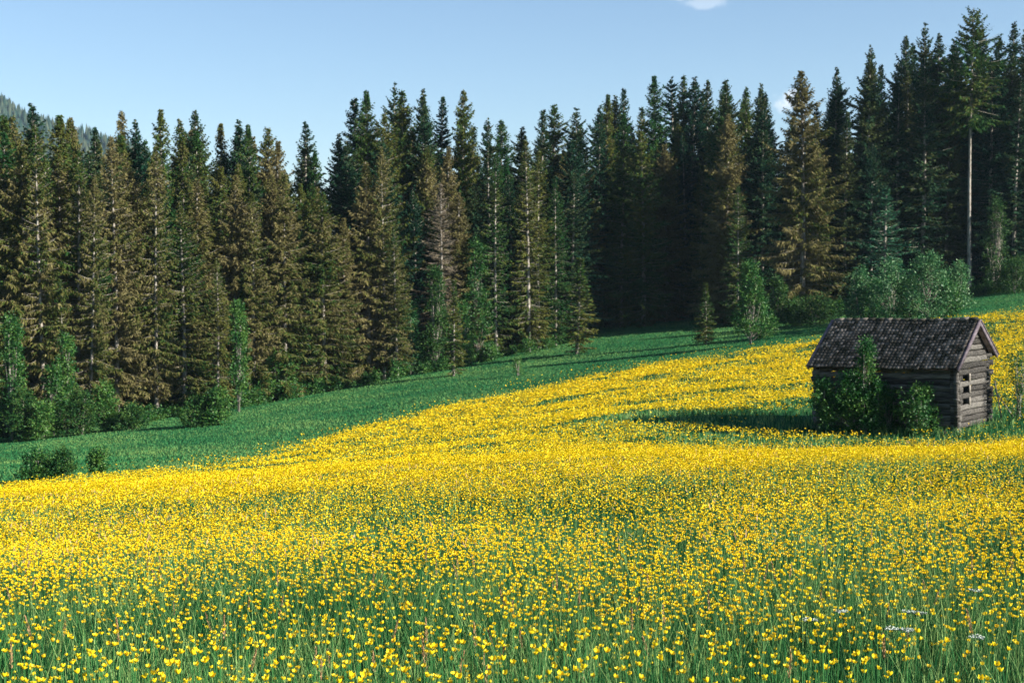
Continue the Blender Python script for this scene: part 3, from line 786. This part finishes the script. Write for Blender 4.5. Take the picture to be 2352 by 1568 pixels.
# ------------------------------------------------------------------ spruces
def spruce(seed, Rm=2.2, H=25.0, cb=1.5, step=.40, per=6.5, hang=.6, gap=0.0, mtc='spruce_brown', dead=0.0, prof=.62, tw=1.0, twl=.46, wdt=.055, trunk='bark', tr=.23, topkeep=1.0, rag=.5):
    r = np.random.default_rng(seed)
    T = Acc(); Cq = []; ph = r.uniform(0, 6.28, 3)
    tz = np.linspace(-.6, H, 14); bend = lambda z: np.stack([.10 * np.sin(z / 7 + ph[0]), .10 * np.sin(z / 6 + ph[1])], -1)
    bz = bend(tz); T.tube(np.column_stack([bz, tz]), tr * (1 - np.clip(tz, 0, H) / H) ** .75 + .012, 7, cap=False)
    h = cb; lob = r.uniform(.7, 1.3, 9)
    branches = []
    while h < H - .1:
        t = (h - cb) / (H - cb)
        n = max(3, int(r.poisson(per))); wh = r.uniform(.72, 1.15)
        a0 = r.uniform(0, 6.28)
        for j in range(n):
            az = a0 + j * 2 * math.pi / n + r.normal(0, .25); hh = h + r.uniform(-.5, .5) * step
            d_ = abs((az + math.pi / 2 + math.pi) % (2 * math.pi) - math.pi)    # angle off -Y
            L = Rm * ((1 - t) ** prof * .94 + .06) * r.uniform(1 - rag, 1.12) * min(1, .55 + 5 * t) * lob[int((az % 6.28) / .7) % 9] ** .8 * wh * min(1, (H - hh) / 3.0 + .10) ** .5
            if gap and d_ < gap and .05 < t < .82:
                if r.random() < .6: continue
                L *= .45
            branches.append((hh, az, max(L, .18), t))
        h += step * (1 - .45 * t)
    P0, D, Ls, Wd = [], [], [], []
    for (hh, az, L, t) in branches:
        if hh > H - .05: continue
        er = np.array([math.cos(az), math.sin(az), 0]); el = np.array([-math.sin(az), math.cos(az), 0])
        e0 = R(-14 + 52 * t ** 1.3) + r.normal(0, .10); dro = (.42 - .25 * t) * r.uniform(.6, 1.4)
        npos = max(3, int(L / .15)); s = np.linspace(.10, 1, npos)
        c0 = np.append(bend(np.array([hh]))[0], hh)
        pos = c0 + er * (s * L * math.cos(e0))[:, None]; pos[:, 2] += s * L * math.sin(e0) - dro * L * s * s * .6 + .22 * L * s ** 3
        is_dead = r.random() < dead
        # woody limb
        i1, i2 = npos // 2, npos - 1; wv = el * .022; wz = np.array([0, 0, .022])
        T.add([c0 - wz, c0 + wz, pos[i1] + wz * .7, pos[i1] - wz * .7, pos[i2]], [(0, 1, 2, 3)], [(3, 2, 4)])
        T.add([c0 - wv, c0 + wv, pos[i1] + wv * .7, pos[i1] - wv * .7, pos[i2]], [(0, 1, 2, 3)], [(3, 2, 4)])
        if is_dead:
            k = 2
            m_ = npos
        nt = max(1, int(round(5 * tw))) if not is_dead else 1
        for _ in range(nt):
            sgn = r.choice([-1, 1], npos); lat = r.uniform(.1, 1.1, npos) * sgn
            dn = r.uniform(.1, 2.4, npos) * hang * (1 - .75 * t)
            d = er * r.uniform(.35, 1.0, npos)[:, None] + el * lat[:, None]; d[:, 2] -= dn - .25 * t
            d /= np.linalg.norm(d, axis=1)[:, None]
            l = twl * (.45 + .75 * np.sin(np.pi * np.clip(s * .9 + .12, 0, 1))) * r.uniform(.55, 1.3, npos) * min(1.1, .30 + L / Rm * 1.0)
            P0.append(pos + r.normal(0, .03, pos.shape)); D.append(d); Ls.append(l); Wd.append(np.full(npos, wdt * (.35 if is_dead else 1)) * r.uniform(.6, 1.4, npos))
    # leading shoot
    zt = np.linspace(H - 1.4, H, 26); q = r.uniform(0, 6.28, 26)
    d = np.stack([np.cos(q), np.sin(q), np.full(26, .55)], -1); d /= np.linalg.norm(d, axis=1)[:, None]
    P0.append(np.column_stack([bend(zt), zt])); D.append(d); Ls.append((H + .15 - zt) * .35 + .05); Wd.append(np.full(26, .04))
    P0 = np.vstack(P0); D = np.vstack(D); Ls = np.concatenate(Ls); Wd = np.concatenate(Wd)
    sd_ = np.cross(D, r.normal(0, 1, D.shape) + np.array([0, 0, .8])); sd_ /= np.linalg.norm(sd_, axis=1)[:, None] + 1e-9
    V = np.stack([P0, P0 + D * (Ls * .4)[:, None] - sd_ * Wd[:, None], P0 + D * Ls[:, None] + np.array([0, 0, -.06]) * hang, P0 + D * (Ls * .4)[:, None] + sd_ * Wd[:, None]], 1)
    V[:, :, 2] = np.maximum(V[:, :, 2], .05)
    n = len(V)
    cm = mesh_np('crown', V.reshape(-1, 3), (np.arange(n) * 4)[:, None] + np.array([[0, 1, 2, 3]]), None, [M[mtc]])
    tm = T.mesh('trunk', [M[trunk]])
    return tm, cm

K = {}
K['brown'] = [spruce(100 + i, (3.9, 3.3, 4.3, 3.6, 3.0)[i], hang=(1.1, .8, 1.2, 1.0, .9)[i], cb=.8, mtc='spruce_brown', twl=.55, step=(.40, .46, .42, .5, .44)[i]) for i in range(5)]
K['olive'] = [spruce(120 + i, (4.0, 3.4, 3.0)[i], hang=.9, cb=.6, mtc='spruce_olive', twl=.52, step=.44) for i in range(3)]
K['thin'] = [spruce(140 + i, (3.4, 3.0, 3.7, 3.2)[i], hang=.9, cb=(2.5, 4, 2, 3)[i], per=5.6, gap=.42, mtc='spruce_brown', tw=.85, dead=.12, tr=.22, twl=.5) for i in range(4)]
K['thin_olive'] = [spruce(150 + i, (3.0, 2.6, 3.2)[i], hang=.7, cb=1.2, per=5.4, gap=.36, mtc='spruce_olive', tw=.8, dead=.12, tr=.20) for i in range(3)]
K['green'] = [spruce(160 + i, (4.3, 3.6, 4.8, 3.2, 3.9)[i], hang=(.5, .3, .7, .4, .6)[i], cb=1.2, mtc='spruce_green', wdt=.07, rag=.65, twl=.52, step=(.45, .5, .42, .55, .45)[i]) for i in range(5)]
K['fir'] = [spruce(170 + i, 3.9, hang=.1, cb=3, step=.62, mtc='spruce_green', wdt=.075, rag=.7, twl=.55) for i in range(2)]
K['dead'] = [spruce(180 + i, 3.3, hang=.4, cb=4.5, per=7, mtc='dead', tw=.8, dead=.4, wdt=.034, tr=.22) for i in range(2)]
K['tallbare'] = [spruce(190, 4.6, cb=15.0, step=.5, per=6, hang=.6, mtc='spruce_olive', tw=.95, dead=.12, prof=.5, tr=.21, rag=.65, wdt=.065)]
K['bigthin'] = [spruce(191, 4.2, cb=1.6, step=.42, per=6.4, hang=1.0, gap=.28, mtc='spruce_brown', dead=.08, tr=.24, twl=.55)]
K['young'] = [spruce(200 + i, 1.35, H=8.0, cb=.35, step=.26, per=6, hang=.25, mtc='spruce_olive', twl=.34, wdt=.045, tr=.10, prof=.8) for i in range(2)]
K['youngdark'] = [spruce(205, 2.0, H=8.0, cb=.8, step=.30, per=6, hang=.1, mtc='spruce_blue', twl=.36, wdt=.045, tr=.10, prof=.8)]
NOM = {'young': 8.0, 'youngdark': 8.0}

FU = [-1500, -600, 0, 300, 600, 900, 1176, 1345, 1385, 1620, 1670, 1900, 2100, 2352, 2800, 3300, 4500]
FD = [80, 92, 100, 104, 111, 119, 125, 131, 148, 152, 131, 131, 134, 134, 131, 124, 112]
def front(u): return float(np.interp(u, FU, FD))
TREES = []
def tree(name, u, D, H, kind, label, cat='spruce', group=None, lean=0.0, wid=1.0, i=None):
    tm, cm = K[kind][(len(TREES) if i is None else i) % len(K[kind])]
    nom = NOM.get(kind, 25.0)
    e = empty(name, at(u, D, -.05), rng.uniform(-.5, .5) if kind in ('thin', 'thin_olive', 'bigthin', 'tallbare') else rng.uniform(0, 6.28))
    e.rotation_euler[1] = lean + rng.normal(0, .012); e.rotation_euler[0] = rng.normal(0, .012)
    s = H / nom; e.scale = (wid * s ** .55 if nom > 9 else wid * s, wid * s ** .55 if nom > 9 else wid * s, s)
    tag(e, label, cat, group)
    link('trunk', tm, e); link('crown', cm, e)
    TREES.append((e.location.x, e.location.y))
    return e
def tree_top(name, u, D, vtop, kind, label, **k):
    H = zrow(vtop, D) - float(zat((u - CX) / F * D, D))
    return tree(name, u, D, H, kind, label, **k)

ORD = "first second third fourth fifth sixth seventh eighth ninth tenth eleventh twelfth thirteenth fourteenth fifteenth sixteenth seventeenth eighteenth nineteenth twentieth".split()
# front rows: (column, top row, distance behind the edge, kind, label)
FR = [
 (-25, 270, 2, 'brown', 'brown spruce cut by the left edge of the picture'),
 (18, 300, 4, 'olive', 'olive green spruce beside the left edge of the forest view'),
 (58, 330, 1.5, 'brown', 'drooping brown spruce just left of the first pale trunk'),
 (98, 285, 0, 'thin', 'tall brown spruce with the leftmost long pale trunk'),
 (140, 345, 3, 'brown', 'brown spruce between the first and second pale trunks'),
 (180, 340, 1, 'thin', 'thin brown spruce with the second pale trunk from the left'),
 (264, 312, 1, 'thin', 'brown spruce with a bright pale trunk right of the leaning tree'),
 (305, 370, 2.5, 'brown', 'dense brown spruce right of the bright pale trunk'),
 (360, 330, .5, 'thin', 'brown spruce whose pale trunk stands over the dark forest gap'),
 (392, 420, 3, 'olive', 'brown green spruce behind the dark gap in the left forest'),
 (420, 470, .5, 'thin', 'shorter brown spruce with a pale trunk right of the dark gap'),
 (458, 410, 2.5, 'brown', 'brown spruce between two short pale-trunked spruces'),
 (496, 590, -1, 'thin_olive', 'low broad spruce with drooping brown boughs at the foot of the left forest'),
 (540, 400, 2, 'brown', 'dense brown spruce above the slim green birch'),
 (585, 440, .5, 'brown', 'brown spruce with hanging boughs right of the slim birch'),
 (622, 400, 3, 'brown', 'greyish brown spruce in the middle of the left forest'),
 (655, 395, .5, 'brown', 'tall brown spruce above the round green shrub'),
 (700, 420, 2, 'olive', 'olive brown spruce under the lone pointed spruce tip'),
 (742, 440, .5, 'brown', 'brown spruce at the right flank of the left forest'),
 (785, 500, 1.5, 'brown', 'lower brown spruce left of the tall green undergrowth tree'),
 (800, 345, 8, 'green', 'dark green spruce at the step where the skyline rises'),
 (848, 370, 1.5, 'brown', 'brown spruce behind the tall green undergrowth tree'),
 (882, 335, .5, 'thin', 'tall grey brown spruce with trunk showing near its top'),
 (912, 525, -1, 'thin', 'short brown spruce with pale trunk and bare side twigs'),
 (955, 430, 5, 'green', 'dark green spruce in the shadow behind the short brown one'),
 (1012, 420, .5, 'dead', 'half dead spruce with bare grey upturned branches'),
 (1048, 440, 2.5, 'brown', 'brown spruce right behind the half dead one'),
 (1095, 420, 5, 'green', 'dark green spruce between brown ones in the middle forest'),
 (1140, 350, .5, 'thin_olive', 'narrow green brown spruce with open whorls and thin trunk'),
 (1175, 400, 4, 'green', 'dark spruce behind the narrow whorled spruces'),
 (1214, 320, 0, 'thin_olive', 'tall narrow spruce with the left trunk of a close pair'),
 (1237, 345, 1.2, 'thin_olive', 'tall narrow spruce with the right trunk of a close pair'),
 (1275, 410, .3, 'thin_olive', 'narrow spruce standing just right of the close pair'),
 (1310, 395, 3.5, 'green', 'dark green spruce behind the olive cone-shaped spruce'),
 (1368, 240, 6, 'green', 'tall dark spruce at the left rim of the shadowed bay'),
 (1430, 260, -6, 'olive', 'tall spruce with sunlit hanging boughs left of the dark bay'),
 (1478, 300, -9, 'olive', 'spruce with sunlit olive boughs over the dark bay'),
 (1530, 330, -4, 'brown', 'brown crowned spruce above the dark bay'),
 (1575, 310, .5, 'green', 'dark spruce in the back of the shadowed bay'),
 (1608, 380, -8, 'brown', 'small brown spruce crown at the right of the dark bay'),
 (1640, 340, 6, 'green', 'dark green spruce behind the two-part olive spruce'),
 (1693, 425, -3, 'thin_olive', 'lower olive spruce with uneven boughs right of the dark bay'),
 (1735, 380, 7, 'green', 'dark spruce between the olive spruce and the big brown one'),
 (1790, 330, 5, 'green', 'dark spruce left behind the big brown one'),
 (1843, 160, -3, 'bigthin', 'big brown spruce with a long bright trunk right of the middle'),
 (1872, 330, -2, 'thin_olive', 'slimmer spruce close beside the big brown one on its right'),
 (1940, 255, 2, 'green', 'dark spruce with a rounded green top right of the big brown one'),
 (2000, 330, 1, 'green', 'shaded dark spruce left above the young green spruce'),
 (2060, 200, 3, 'green', 'shaded dark spruce behind the young green spruce'),
 (2115, 130, 1.5, 'green', 'broad dark spruce left of the tallest bare-trunked tree'),
 (2165, 240, 4, 'green', 'shaded spruce immediately left of the long bare trunk'),
 (2228, 14, 0, 'tallbare', 'tallest spruce with a long bare pale trunk and crown only at top'),
 (2275, 130, 3, 'green', 'dark spruce right of the tallest bare-trunked tree'),
 (2325, 180, 1, 'green', 'dark spruce beside the right edge of the picture'),
]
for (u, vt, dd, kd, lab) in FR:
    tree_top('spruce_tree', u, front(u) + dd, vt, kd, lab, wid={'brown': 1.02, 'bigthin': 1.05}.get(kd, .95) * rng.uniform(.85, 1.18))
# leaning pale-trunked spruce
D = front(205) - .5
tree_top('spruce_tree', 200, D, 400, 'thin', 'leaning spruce with a slanting pale trunk at the foot of the left forest', lean=.055, wid=.7)
tree_top('spruce_tree', 148, front(148) - .5, 640, 'thin_olive', 'small thin spruce under the second pale trunk of the left forest', wid=.6)

# skyline tips, left to right
SKY = [(5, 262), (48, 268), (100, 237), (130, 262), (170, 268), (224, 290), (262, 308), (293, 256), (325, 272), (380, 249), (404, 270),
 (456, 251), (478, 300), (507, 284), (557, 275), (574, 284), (624, 293), (695, 279), (725, 344), (777, 305), (818, 224), (846, 207), (902, 192),
 (934, 205), (971, 205), (1010, 220), (1064, 206), (1124, 270), (1155, 273), (1195, 290), (1239, 250), (1275, 238), (1324, 250), (1374, 216), (1405, 219),
 (1436, 202), (1496, 173), (1549, 174), (1567, 171), (1590, 177), (1624, 183), (1649, 182), (1665, 185), (1708, 198), (1738, 190), (1764, 214),
 (1810, 262), (1878, 240), (1913, 153), (1974, 103), (2022, 148), (2068, 80), (2107, 56), (2145, 78), (2191, 90), (2250, 60), (2287, 85), (2317, 48), (2349, 72)]
def wrd(n):
    tens = {2: 'twenty', 3: 'thirty', 4: 'forty', 5: 'fifty'}
    if n <= 20: return ORD[n - 1]
    if n % 10 == 0: return {30: 'thirtieth', 40: 'fortieth', 50: 'fiftieth'}[n]
    return tens[n // 10] + '-' + ORD[n % 10 - 1]
for i, (u, vt) in enumerate(SKY):
    base = front(u)
    dd = {0: 9, 1: 14, 2: 11}[i % 3] + rng.uniform(-1.5, 1.5)
    if 1345 < u < 1670: dd *= .55
    kd = ('olive', 'brown', 'green')[(i * 7) % 3] if u < 760 else (('green', 'olive', 'fir', 'olive', 'green')[i % 5] if u < 1880 else ('green', 'fir', 'green')[i % 3])  # extra olive among the middle crowns stands in for sunlit ones
    what = {'olive': 'olive spruce', 'brown': 'brown spruce', 'green': 'dark green spruce', 'fir': 'dark ragged fir'}[kd]
    part_ = 'left' if u < 760 else ('middle' if u < 1345 else ('right'))
    tree_top('spruce_tree', u, base + dd, vt, kd, f'{what}, {wrd(i + 1)} crown tip from the left along the skyline', cat='fir' if kd == 'fir' else 'spruce',
             wid=rng.uniform(.8, 1.25), group='spruces whose tips make the skyline')

# the wood behind the front row
def skyv(u): return float(np.interp(u, [a_[0] for a_ in SKY], [a_[1] for a_ in SKY]))
INNER = []
P_ = list(TREES)
for k in range(8000):
    if len(INNER) >= 125: break
    u = rng.uniform(-20, 2375); dd = rng.uniform(3.5, 20) * (1 if not 1345 < u < 1670 else .7); D = front(u) + dd
    x_, y_ = (u - CX) / F * D, D
    if min((x_ - a_) ** 2 + (y_ - b_) ** 2 for a_, b_ in P_) < 2.2 ** 2: continue
    P_.append((x_, y_))
    kd = rng.choice(['brown', 'olive', 'brown', 'green']) if u < 760 else (rng.choice(['green', 'olive', 'brown', 'olive']) if u < 1880 else 'green')  # olive mixed into the middle here too, for a sunlit look
    INNER.append((u, D, skyv(u) + rng.uniform(24, 130), str(kd), int(np.argmin([abs(u - a_[0]) for a_ in SKY]))))
for (u, D, vt, kd, si) in INNER:
    rank = sorted(q[2] for q in INNER if q[4] == si).index(vt)
    tree_top('spruce_tree', u, D, vt, kd, f"half-hidden {dict(brown='brown', olive='olive', green='dark green')[kd]} spruce, {ORD[rank]} crown below the {wrd(si + 1)} skyline tip from the left",
             group='half-hidden spruces inside the forest', wid=rng.uniform(.9, 1.1))
# forest going on beyond the frame (its shade falls into the picture)
n_in = len(TREES)
cnt = 0
for k in range(4000):
    if cnt >= 85: break
    u = rng.uniform(2395, 4700) if cnt < 70 else rng.uniform(-700, -50)
    D = front(u) + rng.uniform(0, 24) ; x_, y_ = (u - CX) / F * D, D
    if min((x_ - a_) ** 2 + (y_ - b_) ** 2 for a_, b_ in TREES) < 3.4 ** 2: continue
    if u > 0: tree('spruce_tree', u, D, rng.uniform(25, 30), 'green', 'dark spruce of the forest going on past the right edge', group='spruces past the right edge', wid=1.1)
    else: tree('spruce_tree', u, D, rng.uniform(22, 25), 'brown', 'brown spruce of the forest going on past the left edge', group='spruces past the left edge')
    cnt += 1

# young conifers standing out on the grass
for (u, vt, vb, kd, wid, lab) in (
 (1041, 640, 862, 'young', 1.0, 'young open spruce with bare stem base standing out on the mown strip'),
 (1325, 590, 812, 'young', 1.5, 'olive cone-shaped young spruce at the corner of the middle forest'),
 (1620, 648, 790, 'young', 1.5, 'small lone conical spruce in front of the dark bay'),
 (2035, 425, 650, 'youngdark', 1.15, 'young blue green spruce in the shade above the pale willow shrubs')):
    D = solve_D(u, vb, 90, 160) if kd == 'young' else front(u) - 7
    H = zrow(vt, D) - (zrow(vb, D) if kd == 'young' else float(zat((u - CX) / F * D, D)))
    D0 = D; tree('young_spruce', u, D0, H, kd, lab, wid=wid, i=int(u))

# ------------------------------------------------------------------ leafy undergrowth along the edge
UG = [  # column, top, base, half width px, material, kind of crown, label
 (22, 725, 1010, 46, 'leaf', 'tall', 'green leafy tree at the left edge in front of the spruces', 'leafy_tree'),
 (95, 930, 1008, 40, 'leaf', 'low', 'low shrub under the leftmost pale trunk', 'shrub'),
 (150, 770, 995, 26, 'leaf', 'tall', 'slim green sapling between the pale trunks of the left forest', 'leafy_tree'),
 (235, 885, 990, 36, 'leaf', 'round', 'shrub right of the leaning spruce trunk', 'shrub'),
 (455, 925, 1012, 60, 'leaf_dark', 'low', 'broad dark shrub at the lowest corner of the forest edge', 'shrub'),
 (300, 940, 985, 40, 'leaf_dark', 'low', 'low dark shrub left of the dark forest gap', 'shrub'),
 (546, 690, 945, 30, 'leaf', 'tall', 'slim bright green birch against brown spruces', 'birch'),
 (590, 860, 925, 30, 'leaf_dark', 'low', 'small dark shrub right of the slim birch', 'shrub'),
 (640, 818, 918, 46, 'leaf', 'round', 'round green shrub in the middle of the left forest edge', 'shrub'),
 (712, 805, 895, 26, 'leaf_blue', 'round', 'pale grey green shrub right of the round one', 'shrub'),
 (755, 840, 885, 34, 'leaf_dark', 'low', 'low shrub right of the pale grey green one', 'shrub'),
 (835, 640, 872, 42, 'leaf', 'tall', 'tall green leafy tree at the right flank of the left forest', 'leafy_tree'),
 (885, 770, 862, 30, 'leaf_dark', 'round', 'dark shrub between two leafy trees', 'shrub'),
 (942, 700, 858, 30, 'leaf_blue', 'tall', 'sapling with pale leaves and a thin white stem', 'leafy_tree'),
 (1000, 610, 850, 36, 'leaf_dark', 'tall', 'dark leafy tree left of the young open spruce', 'leafy_tree'),
 (1095, 545, 828, 40, 'leaf', 'tall', 'green leafy tree right of the young open spruce', 'leafy_tree'),
 (1160, 690, 800, 40, 'leaf_dark', 'tall', 'dark undergrowth tree under the narrow whorled spruce', 'leafy_tree'),
 (1250, 720, 785, 40, 'leaf_dark', 'low', 'low dark shrub at the foot of the close pair of trunks', 'shrub'),
 (1725, 605, 790, 44, 'leaf', 'tall', 'green leafy tree with thin stem in front of the olive spruce', 'leafy_tree'),
 (1785, 640, 752, 34, 'leaf_dark', 'tall', 'leafy undergrowth tree left of the big bright trunk', 'leafy_tree'),
 (1870, 690, 745, 60, 'leaf_dark', 'low', 'low black green undergrowth behind the hut roof', 'shrub'),
 (1975, 625, 738, 45, 'leaf_blue', 'round', 'leftmost pale green willow shrub above the hut roof', 'shrub'),
 (2050, 605, 735, 52, 'leaf_blue', 'round', 'pale green willow shrub, second from the left above the hut', 'shrub'),
 (2130, 588, 735, 56, 'leaf_blue', 'round', 'largest pale willow shrub above the hut', 'shrub'),
 (2200, 610, 712, 44, 'leaf_blue', 'round', 'rightmost pale willow shrub above the hut', 'shrub'),
 (2285, 455, 672, 44, 'leaf_dark', 'tall', 'sparse small tree with bent stem near the right edge', 'leafy_tree'),
 (2330, 600, 672, 50, 'leaf_dark', 'low', 'dark undergrowth at the right edge behind the grass', 'shrub'),
 (75, 1045, 1108, 42, 'leaf', 'low', 'broad low bush on the grass at the lower left', 'bush'),
 (140, 1042, 1104, 44, 'leaf_dark', 'low', 'rounded bush grown against the broad low bush at the left', 'bush'),
 (220, 1062, 1096, 16, 'leaf', 'low', 'tiny bush right of the pair of low bushes', 'bush'),
 (45, 900, 1012, 44, 'leaf_dark', 'low', 'low dark shrub between the left leafy tree and the leftmost pale trunk', 'shrub'),
 (120, 840, 1000, 30, 'leaf', 'round', 'mid green shrub right behind the low shrub of the leftmost trunk', 'shrub'),
 (185, 900, 998, 36, 'leaf_dark', 'low', 'dark shrub at the foot of the second pale trunk', 'shrub'),
 (500, 900, 998, 40, 'leaf', 'low', 'yellow green shrub left of the slim birch', 'shrub'),
 (675, 860, 900, 44, 'leaf_dark', 'low', 'low dark shrub between the round and the grey green shrub', 'shrub'),
 (790, 760, 880, 36, 'leaf', 'round', 'shrub left of the tall green leafy tree', 'shrub'),
 (915, 800, 858, 34, 'leaf', 'low', 'low fresh green shrub left of the pale-leaved sapling', 'shrub'),
 (975, 780, 850, 36, 'leaf_dark', 'low', 'low dark shrub right of the pale-leaved sapling', 'shrub'),
 (1060, 700, 840, 36, 'leaf', 'tall', 'narrow leafy tree just right of the young open spruce', 'leafy_tree'),
 (1125, 740, 812, 44, 'leaf', 'low', 'fresh green low shrub left of the narrow whorled spruce', 'shrub'),
 (1205, 745, 795, 34, 'leaf_dark', 'low', 'small dark shrub left of the close pair of trunks', 'shrub'),
 (1755, 720, 775, 34, 'leaf', 'low', 'low shrub behind the green leafy tree near the olive spruce', 'shrub'),
 (1825, 700, 748, 34, 'leaf', 'low', 'low shrub at the foot of the big bright trunk', 'shrub'),
 (2010, 650, 735, 40, 'leaf', 'round', 'green shrub between the two left willow shrubs', 'shrub'),
 (2090, 640, 735, 40, 'leaf', 'round', 'green shrub left of the largest willow shrub', 'shrub'),
 (2170, 640, 728, 36, 'leaf', 'round', 'green shrub right of the largest willow shrub', 'shrub'),
 (1190, 822, 862, 15, 'leaf', 'tall', 'tiny bare sapling alone on the mown grass', 'sapling'),
]
for i, (u, vt, vb, hw, mt_, shp, lab, nm) in enumerate(UG):
    D = solve_D(u, vb, 46 if vb > 1030 else 92, 165)
    if vb > 1030: D = min(D, 62)
    H = zrow(vt, D) - float(zat((u - CX) / F * D, D)); W = hw / F * D * (1.0 if u > 560 else .85)
    if nm in ('bush',): H = max(H, 1.0)
    big = W * H
    plant(nm, at(u, D, -.03), W, H, mt_, lab, {'leafy_tree': 'tree'}.get(nm, nm), seed=300 + i, shape=shp,
          n_clump=int(14 + min(60, big * 2.6)) if nm != 'sapling' else 6, leaf=.15 if nm not in ('bush', 'sapling') else .09,
          dens=1.0 if lab.find('sparse') < 0 else .45, stem_r=.05 if shp == 'tall' else .03, base=H * .12 if shp == 'tall' else 0, open_=0 if nm != 'sapling' else .4)
# weeds and seedlings in a ragged fringe along the forest edge
fo, st = Acc(), Acc()
for k in range(240):
    u = rng.uniform(-250, 2600)
    if 1370 < u < 1650 and rng.random() < .6: continue
    D = front(u) + rng.uniform(-2.6, 2.5) + (1.5 if u < 300 else 0); q = at(u, D, -.03)
    f2, s2 = leafy(900 + k % 12, rng.uniform(.35, 1.0), rng.uniform(.4, 1.5), n_clump=7, leaf=.15, dens=.55, shape='low', nstem=1, stem_r=.02)
    fo.add(np.vstack(f2.V) + np.array(q), np.vstack(f2.Q))
o = link('edge_undergrowth', fo.mesh('edge_undergrowth', [M['leaf']])); tag(o, 'low tangled weeds and seedlings along the foot of the forest', 'undergrowth', kind='stuff')
print('trees', len(TREES), 'in view', n_in)

# ------------------------------------------------------------------ summer air
hz = Acc(); hz.box((-600, 700, 120), (5200, 3800, 420))
M['haze'] = bpy.data.materials.new('haze'); M['haze'].use_nodes = True
N = M['haze'].node_tree.nodes; N.remove(N['Principled BSDF'])
pv = N.new('ShaderNodeVolumePrincipled'); pv.inputs['Density'].default_value = 0.00009; pv.inputs['Color'].default_value = (.55, .78, 1, 1); pv.inputs['Anisotropy'].default_value = 0.2
M['haze'].node_tree.links.new(pv.outputs[0], N['Material Output'].inputs['Volume'])
o = link('haze', hz.mesh('haze', [M['haze']])); tag(o, 'thin blue summer haze over the far hill', 'haze', kind='stuff')
